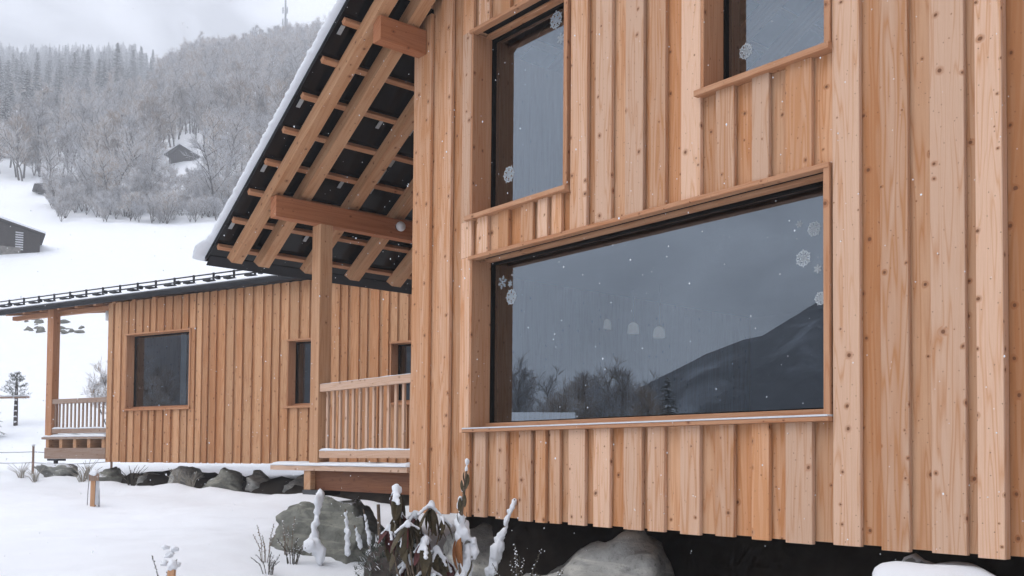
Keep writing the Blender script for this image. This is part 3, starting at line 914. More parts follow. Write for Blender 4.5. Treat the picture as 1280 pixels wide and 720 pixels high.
# ------------------------------------------------------------------ tree prototypes
def twig_mat(name, col, var):
    t = NT(name)
    oi = t.node('ShaderNodeObjectInfo')
    c = t.mix(oi.outputs['Random'], rgb(*col), rgb(*var))
    return t.out(c, .9, .1)
M['twig'] = twig_mat('bare_twigs', (.13, .115, .11), (.34, .215, .115))
M['rime'] = twig_mat('rime_on_twigs', (.52, .525, .55), (.72, .715, .72))
M['needlef'] = twig_mat('far_needles', (.055, .07, .068), (.09, .10, .09))
def bare_tree_mesh(seed, H, spread, limbs, fork=False, twig_w=.036, rime=.62, dense=1.0):
    r = random.Random(seed)
    tv, tf = [], []
    cv, cf, ci = [], [], []
    def twig(p, d, L):
        s = d.cross(Vector((r.uniform(-1, 1), r.uniform(-1, 1), r.uniform(-1, 1))))
        if s.length < .01: return
        s = s.normalized()*twig_w*r.uniform(.45, 1.0)/2
        k = len(cv)
        mid = p+d*L*.55+Vector((0, 0, L*.05))
        q = p+d*L+Vector((0, 0, L*r.uniform(-.08, .16)))
        cv.extend([p-s, p+s, mid+s*.8, q, mid-s*.8])
        cf.append((k, k+1, k+2, k+3, k+4))
        ci.append(1 if r.random() < rime else 0)
    def grow(p, d, L, rad, lvl):
        n = 4 if lvl == 0 else 3
        pts, rads = [p.copy()], [rad]
        dd = d.copy()
        for i in range(n):
            dd = (dd+Vector((r.gauss(0, .12), r.gauss(0, .12), r.gauss(.05, .07)))).normalized()
            pts.append(pts[-1]+dd*(L/n)); rads.append(rad*(1-.75*(i+1)/n))
        if lvl <= 1: tube(tv, tf, pts, rads, 4 if lvl else 5)
        else:
            for a, b in zip(pts, pts[1:]):
                s = (b-a).cross(Vector((r.uniform(-1, 1), r.uniform(-1, 1), .2))).normalized()*max(twig_w*.6, rad)/1.8
                k = len(cv); cv.extend([a-s, a+s, b+s*.7, b-s*.7]); cf.append((k, k+1, k+2, k+3)); ci.append(1 if r.random() < rime*.8 else 0)
        def along(s):
            x = s*n; i = min(n-1, int(x)); return pts[i].lerp(pts[i+1], x-i)
        if lvl == 0: kids, nl = limbs, L*spread
        elif lvl == 1: kids, nl = int(9*dense), L*.5
        else: kids, nl = int(12*dense), 0
        for i in range(kids):
            s = (.22+.78*(i+.5)/kids) if lvl == 0 else r.uniform(.2, 1)
            q = along(s)
            az = r.uniform(0, 6.283) if lvl else i*2.4+r.uniform(-.4, .4)
            base = dd if lvl else Vector((0, 0, 1))
            side = base.cross(Vector((math.cos(az), math.sin(az), .3))).normalized()
            op = r.uniform(.55, 1.0) if lvl else r.uniform(.65, 1.15)
            nd = (base*math.cos(op)+side*math.sin(op)+Vector((0, 0, .22))).normalized()
            if lvl < 2: grow(q, nd, nl*r.uniform(.65, 1.15)*(1.15-.65*s if lvl == 0 else 1), rads[0]*(.42 if lvl == 0 else .45), lvl+1)
            else: twig(q, nd, r.uniform(.5, 1.25)*H/9)
    grow(Vector((0, 0, -.2)), Vector((r.uniform(-.05, .05), r.uniform(-.05, .05), 1)), H*.95, .018*H if not fork else .012*H, 0)
    if fork:
        for i in range(4):
            a = i*1.7+.4
            grow(Vector((0, 0, -.1)), Vector((.5*math.cos(a), .5*math.sin(a), 1)).normalized(), H*r.uniform(.7, .95), .010*H, 0)
    def me(name, v, f, mats, idx=None):
        m = bpy.data.meshes.new(name); m.from_pydata([tuple(q) for q in v], [], f)
        for mm in mats: m.materials.append(mm)
        if idx: m.polygons.foreach_set('material_index', idx)
        m.update(); return m
    return me('bare_trunk', tv, tf, [M['bark']]), me('bare_crown', cv, cf, [M['twig'], M['rime']], ci)
def conifer_mesh(seed, H, Rb, layers=20, snow=.55, nb=9):
    r = random.Random(seed)
    tv, tf, cv, cf, ci = [], [], [], [], []
    tube(tv, tf, [(0, 0, -.3), (0, 0, H*.5), (0, 0, H*.98)], [.016*H, .010*H, .003*H], 5)
    for i in range(layers):
        s = i/(layers-1)
        zc = H*(.10+.88*s)
        rr = Rb*(1-s)**.85+.06*H*.2
        for b in range(nb):
            a = b*6.283/nb+i*.9+r.uniform(-.3, .3); z = min(H*.985, zc+r.uniform(-.75, .75)*H*.88/layers)
            L = rr*r.uniform(.75, 1.15)
            o = Vector((math.cos(a), math.sin(a), 0)); t = Vector((-o.y, o.x, 0))
            w = max(.10*L+.12, .2)*r.uniform(.8, 1.3)*H/12
            dr = r.uniform(.22, .5)
            p0 = Vector((0, 0, z)); p1 = p0+o*L*.55+Vector((0, 0, -dr*L*.30)); p2 = p0+o*L+Vector((0, 0, -dr*L*.85+.05*L))
            for lift, m, k2 in ((0, 0, 1.0), (.07*H/12, 1, r.uniform(.55, .95))):
                if m == 1 and r.random() > snow+.25: continue
                k = len(cv); u = Vector((0, 0, lift))
                cv.extend([p0+u-t*w*.5*k2, p0+u+t*w*.5*k2, p1+u+t*w*k2-Vector((0, 0, w*.35)), p1+u+Vector((0, 0, w*.1)), p1+u-t*w*k2-Vector((0, 0, w*.35)), p2+u-o*L*(1-k2)*.3])
                cf.extend([(k, k+1, k+2, k+3), (k, k+3, k+4), (k+3, k+2, k+5), (k+4, k+3, k+5)]); ci.extend([m]*4)
            for q in range(3):
                e = r.uniform(.3, .9); c = p0.lerp(p2, e)-Vector((0, 0, .02)); sd = r.choice((-1, 1))
                k = len(cv)
                cv.extend([c, c+o*w*.6, c+t*sd*w*1.5+o*w*.7-Vector((0, 0, w*.7))]); cf.append((k, k+1, k+2)); ci.append(0 if r.random() > snow*.6 else 1)
    def me(name, v, f, mats, idx=None):
        m = bpy.data.meshes.new(name); m.from_pydata([tuple(q) for q in v], [], f)
        for mm in mats: m.materials.append(mm)
        if idx: m.polygons.foreach_set('material_index', idx)
        m.update(); return m
    return me('spruce_trunk', tv, tf, [M['bark']]), me('spruce_crown', cv, cf, [M['needlef'], M['rime']], ci)
BARE = [bare_tree_mesh(1, 9, .40, 13), bare_tree_mesh(2, 10, .34, 14), bare_tree_mesh(3, 8, .46, 12, rime=.78), bare_tree_mesh(5, 5.2, .5, 7, True, .034, .78), bare_tree_mesh(8, 11, .27, 15, rime=.52), bare_tree_mesh(21, 9, .36, 14, rime=.25), bare_tree_mesh(13, 4.2, .55, 6, True, .032, .80)]
CON = [conifer_mesh(1, 14, 2.6), conifer_mesh(2, 16, 2.4, 22), conifer_mesh(3, 12, 2.5, 18, .7)]
tree_n = [0]
def put_tree(kind, v, loc, sc, rz, label, cat, group, name, tilt=0.0):
    tr, crn = (BARE if kind == 'b' else CON)[v]
    e = bpy.data.objects.new(name, None); e.empty_display_size = .5
    m = Matrix.Translation(loc) @ Euler((tilt, tilt*.6, rz)).to_matrix().to_4x4() @ Matrix.Scale(sc, 4)
    attach(e, None, m); lab(e, label, cat, group)
    a = bpy.data.objects.new('trunk', tr); a.parent = e; COL.objects.link(a)
    b = bpy.data.objects.new('crown', crn); b.parent = e; COL.objects.link(b)
    tree_n[0] += 1
    return e, a, b
# ---- candidate spots on the wooded slope
def gpos(px, d):
    q = (px-640)/F_PX
    P = Vector((CAM.x, CAM.y))+A2*d+B2*(q*d)
    return Vector((P.x, P.y, hgt(P.x, P.y, False)))
def ypx(P):
    q = Vector(P)-CAM; return 640+F_PX*q.dot(CR)/q.dot(CF), CY-F_PX*q.dot(CU)/q.dot(CF)
rng = random.Random(21)
bare_pts, con_pts = [], []
N = 0
def density_ok(px, d):
    if px < 50 and d < 128: return False
    if 188 < px < 252 and 130 < d < 146: return False
    if 30 < px < 112 and 112 < d < 124: return False
    return True
for _ in range(2700):
    d = math.sqrt(rng.uniform(103**2, 350**2)); px = rng.uniform(-70, 480)
    if not density_ok(px, d): continue
    P = gpos(px, d); x_, y_ = ypx(P)
    if x_ > 425 and y_ > 15+(x_-425)*-1.5+130: continue
    if 186 < px < 262 and d < 137:
        if rng.random() < .8: bare_pts.append((d, P, 6, rng.uniform(.45, .8), rng.uniform(0, 6.28)))
        continue
    left = px < 190
    if left and d > 235+rng.uniform(-40, 40): continue
    near = d < 122
    v = rng.choice((3, 6, 3, 2, 0)) if near else rng.choice((0, 1, 2, 4, 0, 1, 3, 2, 5) if nz(P.x*.03, P.y*.03, 8)+d*.0016 < .40 else (5, 4, 0, 5, 1))
    bare_pts.append((d, P, v, rng.uniform(.55, .98)*(1 if not near else 1.05), rng.uniform(0, 6.28)))
for _ in range(90):   # low scrub along the meadow edge
    d = rng.uniform(99, 112); px = rng.uniform(52, 420)
    bare_pts.append((d, gpos(px, d), rng.choice((6, 3, 6)), rng.uniform(.25, .75), rng.uniform(0, 6.28)))
for _ in range(1500):
    d = math.sqrt(rng.uniform(215**2, 660**2)); px = rng.uniform(-80, 250)
    if px > 175+rng.uniform(-30, 25)+.0*d and d < 420: continue
    con_pts.append((d, gpos(px, d), rng.choice((0, 1, 2)), rng.uniform(.55, 1.0), rng.uniform(0, 6.28)))
for _ in range(26):
    d = rng.uniform(150, 215); px = rng.uniform(-40, 75)
    con_pts.append((d, gpos(px, d), rng.choice((0, 1, 2)), rng.uniform(.6, .9), rng.uniform(0, 6.28)))
bare_pts.sort(key=lambda q: q[0]); con_pts.sort(key=lambda q: q[0])
proto_obj = {}
for i, (d, P, v, s, rz) in enumerate(bare_pts[:300]):
    if v in (3, 6) and s < .76 and d < 113:
        e, a, b = put_tree('b', v, P, s, rz, 'low frosted shrub along the edge of the snowy meadow', 'shrub', 'frosted shrubs at the meadow edge', 'frosted_shrub')
    elif d < 122:
        e, a, b = put_tree('b', v, P, s, rz, 'frosted bare tree in the front row at the foot of the wooded slope', 'tree', 'front row trees at foot of the slope', 'bare_tree', rng.uniform(-.08, .08))
    else:
        e, a, b = put_tree('b', v, P, s, rz, 'snow dusted leafless tree on the hillside behind the front row', 'tree', 'leafless trees on the hillside', 'bare_tree', rng.uniform(-.06, .06))
    proto_obj.setdefault(('b', v), (a, b))
for i, (d, P, v, s, rz) in enumerate(con_pts[:300]):
    e, a, b = put_tree('c', v, P, s, rz, 'snow laden spruce in the misty conifer wood at upper left', 'tree', 'spruces on the misty upper left slope', 'spruce_tree')
    proto_obj.setdefault(('c', v), (a, b))
def scatter(name, kind, pts, label_):
    """far trees past the first 300: one object, instanced on points by geometry nodes"""
    me = bpy.data.meshes.new(name); me.from_pydata([tuple(p[1]) for p in pts], [], [])
    for nm, tp, vals in (('variant', 'INT', [p[2] for p in pts]), ('size', 'FLOAT', [p[3] for p in pts]), ('turn', 'FLOAT', [p[4] for p in pts])):
        a = me.attributes.new(nm, tp, 'POINT'); a.data.foreach_set('value', vals)
    o = bpy.data.objects.new(name, me); COL.objects.link(o); o['kind'] = 'stuff'; o['label'] = label_
    ng = bpy.data.node_groups.new(name, 'GeometryNodeTree')
    ng.interface.new_socket('Geometry', in_out='INPUT', socket_type='NodeSocketGeometry')
    ng.interface.new_socket('Geometry', in_out='OUTPUT', socket_type='NodeSocketGeometry')
    gi, go = ng.nodes.new('NodeGroupInput'), ng.nodes.new('NodeGroupOutput')
    jn = ng.nodes.new('GeometryNodeJoinGeometry')
    def att(nm, tp):
        n = ng.nodes.new('GeometryNodeInputNamedAttribute'); n.data_type = tp; n.inputs[0].default_value = nm; return n.outputs[0]
    va, sz, tn = att('variant', 'INT'), att('size', 'FLOAT'), att('turn', 'FLOAT')
    cb = ng.nodes.new('ShaderNodeCombineXYZ'); ng.links.new(tn, cb.inputs[2])
    for k in sorted({p[2] for p in pts}):
        if (kind, k) not in proto_obj: continue
        cmp_ = ng.nodes.new('FunctionNodeCompare'); cmp_.data_type = 'INT'; cmp_.operation = 'EQUAL'
        ng.links.new(va, cmp_.inputs[2]); cmp_.inputs[3].default_value = k
        for ob in proto_obj[(kind, k)]:
            oi = ng.nodes.new('GeometryNodeObjectInfo'); oi.transform_space = 'ORIGINAL'; oi.inputs[0].default_value = ob; oi.inputs[1].default_value = True
            ip = ng.nodes.new('GeometryNodeInstanceOnPoints')
            ng.links.new(gi.outputs[0], ip.inputs['Points']); ng.links.new(cmp_.outputs[0], ip.inputs['Selection'])
            ng.links.new(oi.outputs['Geometry'], ip.inputs['Instance']); ng.links.new(cb.outputs[0], ip.inputs['Rotation']); ng.links.new(sz, ip.inputs['Scale'])
            ng.links.new(ip.outputs[0], jn.inputs[0])
    ng.links.new(jn.outputs[0], go.inputs[0])
    md = o.modifiers.new('scatter', 'NODES'); md.node_group = ng
scatter('far_bare_wood', 'b', bare_pts[300:], 'far leafless wood covering the upper hillside')
scatter('far_spruce_wood', 'c', con_pts[300:], 'far misty spruce wood on the upper left slope')

# ------------------------------------------------------------------ barns and mast
def frame_at(px, d, turn=0.0, dz=0.0):
    """matrix with local x to the right across the view, y away, standing on the ground"""
    P = gpos(px, d)
    yaw = math.atan2(B2.y, B2.x)-(px-640)/F_PX*.9+turn
    return Matrix.Translation((P.x, P.y, P.z+dz)) @ Matrix.Rotation(yaw, 4, 'Z')
def gable_barn(px, d, w, depth, he, hr, name, label, ov=.5, turn=0.0, louver=False, stone=True, dz=0.0, sn=.16):
    global MX
    MX = frame_at(px, d, turn, dz)
    e = empty(name, (0, 0, 0), label, 'barn')
    h0 = 0.0
    if stone:
        v, f = [], []
        slab_rects([(-w/2-.05, w/2*.74, -1.2, he*.50), (w/2*.74, w/2+.05, -1.2, he*.16)], -.06, depth, v, f)
        mk('stone_base', v[:8], f[:6], M['stonewall'], e)
        mk('stone_base', v[8:], [tuple(i-8 for i in q) for q in f[6:]], M['stonewall'], e)
        h0 = he*.2
    zz = lambda x: he+(hr-he)*(1-abs(x)/(w/2))
    n = max(12, int(w/.28))
    core = [(-w/2+.02, .08, h0), (w/2-.02, .08, h0), (w/2-.02, .08, he), (0, .08, hr), (-w/2+.02, .08, he)]
    core2 = [(a, depth, c) for a, b, c in core]
    wl_ = mk('wall', core+core2, [(0, 1, 2, 3, 4), (9, 8, 7, 6, 5), (1, 0, 5, 6), (2, 1, 6, 7), (3, 2, 7, 8), (4, 3, 8, 9), (0, 4, 9, 5)], M['darkwood'], e)
    for i in range(n):
        a, b = -w/2+w*i/n+.012, -w/2+w*(i+1)/n-.012
        if louver and a < w*.36 < b+.6 and b > w*.36-.3 and a > w*.30: 
            pass
        zt = min(zz(a), zz(b))-.02
        v = [(a, 0, h0), (b, 0, h0), (b, .075, h0), (a, .075, h0), (a, 0, zz(a)-.02), (b, 0, zz(b)-.02), (b, .075, zz(b)-.02), (a, .075, zz(a)-.02)]
        mk('plank', v, [(0, 3, 2, 1), (4, 5, 6, 7), (0, 1, 5, 4), (1, 2, 6, 5), (2, 3, 7, 6), (3, 0, 4, 7)], M['darkwood'], wl_)
    if louver:
        for k in range(8):
            z = he*.42+k*.19
            vbox('louver_slat', w*.36-.28, w*.36+.28, -.05, -.005, z, z+.10, M['film'], e, 'x')
    for s in (-1, 1):
        def P_(t, y, up): return (s*(w/2+ov)*t, y, hr+.05-(hr-he)/(w/2)*(w/2+ov)*t+up)
        v = [P_(0, -ov, 0), P_(1, -ov, 0), P_(1, depth+ov, 0), P_(0, depth+ov, 0), P_(0, -ov, .1), P_(1, -ov, .1), P_(1, depth+ov, .1), P_(0, depth+ov, .1)]
        fc = [(0, 3, 2, 1), (4, 5, 6, 7), (0, 1, 5, 4), (1, 2, 6, 5), (2, 3, 7, 6), (3, 0, 4, 7)]
        ro = mk('roof', v, fc, M['darkwood'], e)
        v = [P_(0, -ov-.03, .102), P_(1.005, -ov-.03, .102), P_(1.005, depth+ov, .102), P_(0, depth+ov, .102), P_(0, -ov-.03, .1+sn), P_(1.005, -ov-.03, .1+sn*.8), P_(1.005, depth+ov, .1+sn), P_(0, depth+ov, .1+sn)]
        mk('roof_snow', v, fc, M['snow'], ro)
    MX = Matrix.Identity(4)
    return e
gable_barn(-52, 74, 10.6, 8, 2.4, 3.8, 'hay_barn', 'dark weathered barn on stone base at left edge of the meadow', .35, 0.0, True)
gable_barn(219, 138, 3.7, 5, 1.5, 2.6, 'forest_barn', 'small dark hut with snowy gable roof among the hillside trees', .5, -.45, False, False, -.4)
gable_barn(72, 118, 5.6, 5, .8, 1.35, 'low_shed', 'low shed with flat snowy roof half hidden behind frosted trees', .5, .1, False, False, -.2)
P = gpos(348, 338)
mast = empty('telecom_mast', P, 'tall thin telecom mast with antenna clusters on the ridge', 'mast')
v, f = [], []
tube(v, f, [P+Vector((0, 0, -1)), P+Vector((0, 0, 14)), P+Vector((0, 0, 34))], [.42, .34, .20], 8)
mk('pole', v, f, M['steel'], mast)
bz = CAM.z
for zpx in (6, 21, 34):
    z = CAM.z+(577-zpx)/F_PX*338*1.0
    for k in range(3):
        a = k*2.094+.3
        o = Vector((math.cos(a), math.sin(a), 0))
        v, f = [], []
        tube(v, f, [Vector((P.x, P.y, z))+o*.9+Vector((0, 0, -1.1)), Vector((P.x, P.y, z))+o*.9+Vector((0, 0, 1.1))], .22, 6)
        tube(v, f, [Vector((P.x, P.y, z)), Vector((P.x, P.y, z))+o*.9], .07, 4)
        mk('antenna', v, f, M['steel'], mast)

# ------------------------------------------------------------------ boulders
def boulder(name, c, rad, seed, mat, label, cuts=9, rz=0.0, amp=.2, sub=4):
    r = random.Random(seed)
    bm = bmesh.new(); bmesh.ops.create_icosphere(bm, subdivisions=sub, radius=1)
    pl = []
    for i in range(cuts):
        d = Vector((r.gauss(0, 1), r.gauss(0, 1), r.gauss(.2, .8))).normalized(); pl.append((d, r.uniform(.50, .82)))
    rot = Matrix.Rotation(rz, 3, 'Z')
    v = []
    for q in bm.verts:
        p = q.co.copy()
        for d, h in pl:
            e = p.dot(d)-h
            if e > 0: p -= d*e*.93
        n = 1+amp*nz(p.x*1.6+seed, p.y*1.6, p.z*1.6)+amp*.5*nz(p.x*4.5, p.y*4.5+seed, p.z*4.5)-amp*.5*abs(nz(p.x*3+seed, p.y*3, p.z*3+2))+amp*.2*nz(p.x*11, p.y*11+seed, p.z*11)
        p = p*n
        v.append(rot @ Vector((p.x*rad[0], p.y*rad[1], p.z*rad[2])))
    bm.verts.index_update()
    f = [tuple(x.index for x in q.verts) for q in bm.faces]
    top = max(q.z for q in v)
    bm.free()
    o = mk(name, v, f, mat, None, Matrix.Translation(Vector(c)+Vector((0, 0, -top))), smooth=True)
    return lab(o, label, 'boulder', 'foundation boulders')
# c is the boulder's top point
boulder('boulder', tuple(onY(425, 619, .25)), (1.05, .80, .66), 3, M['rockd'], 'grey boulder carrying the foot of the porch post', 11, .3, .24, 5)
boulder('boulder', (onY(740, 662, .42).x, .40, 1.100), (1.7, 1.1, 1.05), 7, M['rock'], 'large streaked grey boulder under the middle of the big facade', 10, .2, .24, 5)
sb = boulder('boulder', (onY(1178, 695, .22).x, .22, 1.075), (.62, .60, .70), 12, M['rocks'], 'snow topped boulder under right end of the facade', 7, 0, .2, 5)
v, f = [], []
_c = onY(1170, 742, -.1)
blob(v, f, (_c.x, -.1, _c.z), .40, .32, .11, 3.0, .3, 1.4, 4, rot=Euler((.32, 0, .1)).to_matrix())
mk('snow_cap', v, f, M['snow'], sb, smooth=True)
boulder('boulder', (-7.55, .55, 1.0), (.95, .5, .62), 15, M['rock'], 'dark boulder in the shade under the facade behind the leafy bush', 6)
boulder('boulder', (-2.4, 2.2, 1.08), (.8, .7, .6), 22, M['rock'], 'dark boulder deep in shade under right end of the house', 6)
MXA = Matrix.Translation(PA) @ Matrix.Rotation(TH, 4, 'Z')
def ann_b(px, py_top, off, rx, ry, rz_, seed, mat, label):
    a = ax(px, py_top, off); c = MXA @ a
    c.z -= .05
    boulder('boulder', c, (rx*.9, ry, rz_*.9), seed, mat, label, 11, TH, .24, 4)
ann_b(75, 575, .1, .62, .5, .30, 31, M['rocks'], 'snow dusted boulder under the annex porch corner')
ann_b(143, 580, .2, .34, .4, .30, 32, M['rockd'], 'small boulder under the left corner of the annex')
ann_b(186, 588, .5, .42, .4, .24, 36, M['rock'], 'low dark stone between two boulders under the annex window')
ann_b(232, 579, .35, .42, .5, .42, 33, M['rock'], 'dark boulder under the annex just right of its left window')
ann_b(282, 581, .2, .62, .6, .48, 34, M['rockd'], 'largest grey green boulder under the annex front')
ann_b(330, 584, .6, .50, .5, .40, 35, M['rock'], 'dark boulder under the annex left of the porch deck')
ann_b(372, 588, .6, .46, .5, .40, 37, M['rock'], 'dark boulder under the annex behind the porch deck end')
# dry dark soil and litter under the annex
sv, sf = [], []
for j in range(8):
    for i in range(46):
        q = MXA @ Vector((.1+i*.2, .15+j*.24+(.12*nz(i*.6, 4.4) if j == 0 else 0), 0))
        sv.append((q.x, q.y, hgt(q.x, q.y)+(.19+.12*nz(i*.5, j*.7, 3) if 0 < j < 7 and 0 < i < 45 else -.05)))
for j in range(7):
    for i in range(45):
        sf.append((j*46+i, j*46+i+1, (j+1)*46+i+1, (j+1)*46+i))
lab(mk('soil_under_annex', sv, sf, M['soil'], smooth=True), kind='structure')
# stones lying on the snowy slope
r = random.Random(5)
for i in range(18):
    px = r.uniform(24, 58) if i < 9 else r.uniform(72, 104)
    d = 49.6+r.uniform(-1.0, 2.0)
    P = gpos(px, d)
    o = boulder('slope_stone', P+Vector((0, 0, r.uniform(.06, .20))), (r.uniform(.14, .36), r.uniform(.12, .3), r.uniform(.13, .22)), 50+i, M['rockd'], 'dark stone poking from the snow slope behind the annex porch', 6, r.uniform(0, 3), .2, 2)
    o['category'] = 'stone'; o['group'] = 'stones on the snow slope'

# ------------------------------------------------------------------ plants near the house
def gz(P): return hgt(P.x, P.y)
def on_ground(px, d):
    q = (px-640)/F_PX
    P = Vector((CAM.x, CAM.y))+A2*d+B2*(q*d)
    return Vector((P.x, P.y, hgt(P.x, P.y)))
RT_ = Vector((B2.x, B2.y, 0)); AW_ = Vector((A2.x, A2.y, 0))
def leaf_mesh(name, L, W_, mat, droop=.35, fold=.25):
    v, f = [], []
    n = 6
    for i in range(n+1):
        s = i/n
        w = W_*math.sin(math.pi*min(1, s*.92+.04))**.8
        z = -droop*L*s*s
        for j in (-1, -.5, 0, .5, 1):
            v.append((w/2*j, L*s, z+fold*abs(j)*w/2))
    m = len(v)
    for q in list(v): v.append((q[0], q[1], q[2]-.004))
    for i in range(n):
        for j in range(4):
            a = i*5+j
            f.append((a, a+1, a+6, a+5)); f.append((m+a, m+a+5, m+a+6, m+a+1))
    me = bpy.data.meshes.new(name); me.from_pydata(v, [], f); me.materials.append(mat)
    me.polygons.foreach_set('use_smooth', [True]*len(me.polygons)); me.update()
    return me
def pad_mesh(L, W_, droop, fold, seed):
    v, f = [], []
    nn, k = 9, 7
    for i in range(nn+1):
        s = i/nn; sl = .02+.74*s
        w = W_*1.12*math.sin(math.pi*min(1, sl*.92+.05))**.8*(1 if s < .85 else .8)
        th = .030*(math.sin(math.pi*(.06+.9*s))**.6)*(1+.3*nz(s*4, seed))
        z = -droop*L*sl*sl
        for j in range(k):
            a = math.pi*j/(k-1); cx = -math.cos(a)
            v.append((w/2*cx*.98, L*sl, z+max(0, fold)*abs(cx)*w/2+.001+th*math.sin(a)**.8))
    for i in range(nn):
        for j in range(k-1):
            a = i*k+j; f.append((a, a+1, a+k+1, a+k))
        f.append((i*k+k-1, i*k, i*k+k, i*k+2*k-1))
    f.append(tuple(range(k-1, -1, -1))); f.append(tuple(range(nn*k, nn*k+k)))
    me = bpy.data.meshes.new('leaf_snow'); me.from_pydata(v, [], f); me.materials.append(M['snow'])
    me.polygons.foreach_set('use_smooth', [True]*len(me.polygons)); me.update()
    return me
LSPEC = [(.19, .064, M['leaf'], .35, .25), (.22, .07, M['leaf'], .5, -.2), (.18, .06, M['leafr'], .4, .4), (.21, .08, M['leafo'], .2, .3)]
LEAVES = [leaf_mesh('leaf', *q) for q in LSPEC]
PADS = [pad_mesh(q[0], q[1], q[3], q[4], i*2.2) for i, q in enumerate(LSPEC)]
def put_leaf(k, p, az, pitch, roll, sc, parent, snow=False):
    m = Matrix.Translation(p) @ Matrix.Rotation(az, 4, 'Z') @ Matrix.Rotation(-pitch, 4, 'X') @ Matrix.Rotation(roll, 4, 'Y') @ Matrix.Scale(sc, 4)
    o = mk('leaf', LEAVES[k], None, None, parent, m)
    if snow: mk('leaf_snow', PADS[k], None, None, o, m)
    return o
def snow_lump(c, rx, ry, rz_, seed, parent, name='snow_cap', rot=None, amp=.28, sub=3):
    v, f = [], []
    blob(v, f, c, rx, ry, rz_, seed, amp*1.05, 1.6, sub, rot=rot)
    return mk(name, v, f, M['snow'], parent, smooth=True)
d0 = 8.3
base = on_ground(528, d0)
bush = empty('leafy_bush', base, 'leafy bush with drooping brown leaves under lumps of snow by the corner', 'bush')
r = random.Random(9)
def at_d(px, py, d): 
    return at(px, py, d/CF.length)
tips = [(496, 612, .95), (539, 632, .8), (553, 648, .6), (487, 660, .7), (519, 644, .85), (505, 668, .9), (531, 676, .9), (546, 688, .8), (514, 700, 1.0), (556, 700, .7), (498, 640, .8), (535, 712, .9), (510, 655, .7), (524, 664, .7)]
for i, (px, py, sc) in enumerate(tips):
    T = at_d(px, py, d0+r.uniform(-.18, .18))
    v, f = [], []
    mid = base.lerp(T, .5)+Vector((r.uniform(-.05, .05), r.uniform(-.05, .05), -.05))
    tube(v, f, [base+Vector((r.uniform(-.05, .05), r.uniform(-.05, .05), -.1)), mid, T+Vector((0, 0, -.03))], [.012, .009, .006], 5)
    mk('stem', v, f, M['stem'], bush)
    nlv = r.randint(6, 8)
    v, f = [], []
    blob(v, f, T, .046*sc, .043*sc, .056*sc, i*3.1, .35, 1.5, 2)
    for k in range(nlv):
        az = k*6.283/nlv+r.uniform(-.5, .5)
        pt = R(r.uniform(25, 84)); ls = sc*r.uniform(1.15, 1.75)
        put_leaf(r.choice((0, 1, 0, 1, 2)), T+Vector((0, 0, -.01)), az, pt, R(r.uniform(-30, 30)), ls, bush)
        if pt < R(56):
            o = Vector((-math.sin(az)*math.cos(pt), math.cos(az)*math.cos(pt), -math.sin(pt)))
            for q in (.03, .06, .09, .115):
                c = T+o*q*ls+Vector((0, 0, .014-.10*q*q*ls*8))
                w_ = (.021-.07*abs(q-.06))*ls
                blob(v, f, c, w_, w_, w_*.85, k+q*30, .35, 1.5, 1)
    mk('snow_cap', fuse(v, f, .010, 3), None, None, bush)
# tall stalk
base = on_ground(577, 8.25)
stk = empty('snowy_stalk', base, 'tall dried stalk with curled leaves capped with snow before the facade', 'plant')
v, f = [], []
pts = [base+Vector((0, 0, -.1)), at_d(576, 690, 8.25), at_d(577, 640, 8.25), at_d(582, 600, 8.25), at_d(584, 575, 8.25)]
tube(v, f, pts, [.02, .018, .014, .010, .006], 6)
mk('stem', v, f, M['stem'], stk)
for i, (px, py, k, az, pi_, sc) in enumerate(((580, 590, 0, 2.2, 80, .55), (585, 592, 1, .3, 75, .55), (577, 600, 1, 3.4, 78, .5), (581, 618, 0, 1.0, 80, .55), (575, 622, 1, 4.0, 76, .6), (572, 640, 0, 2.6, 80, .5), (569, 676, 3, 2.3, 84, 1.15), (575, 672, 3, 3.2, 84, 1.2), (583, 640, 0, 5.6, 80, .5), (590, 700, 1, 6.0, 84, .7))):
    put_leaf(k, at_d(px, py, 8.22), az, R(pi_), 0, sc, stk)
v, f = [], []
for i, (px, py, a, b, c) in enumerate(((584, 577, .020, .020, .032), (583, 586, .015, .015, .03))):
    blob(v, f, at_d(px, py, 8.25), a, b, c, i*2.7, .3, 1.5, 2)
mk('snow_cap', fuse(v, f, .007, 3), None, None, stk)
v, f = [], []
for i, (px, py, a, b, c) in enumerate(((579, 612, .020, .020, .026), (575, 624, .022, .022, .03), (573, 632, .018, .018, .035))):
    blob(v, f, at_d(px, py, 8.25), a, b, c, i*2.7, .3, 1.5, 2)
mk('snow_cap', fuse(v, f, .008, 3), None, None, stk)
v, f = [], []
for i, (px, py, a, b, c) in enumerate(((577, 656, .062, .06, .07), (578, 668, .07, .065, .085), (575, 648, .04, .04, .05), (583, 690, .05, .05, .07), (582, 706, .068, .065, .10), (594, 690, .032, .032, .07), (580, 722, .085, .08, .10), (592, 676, .03, .03, .04))):
    blob(v, f, at_d(px, py, 8.27), a, b, c, i*2.7, .4, 1.5, 2)
mk('snow_cap', fuse(v, f, .010, 3), None, None, stk)
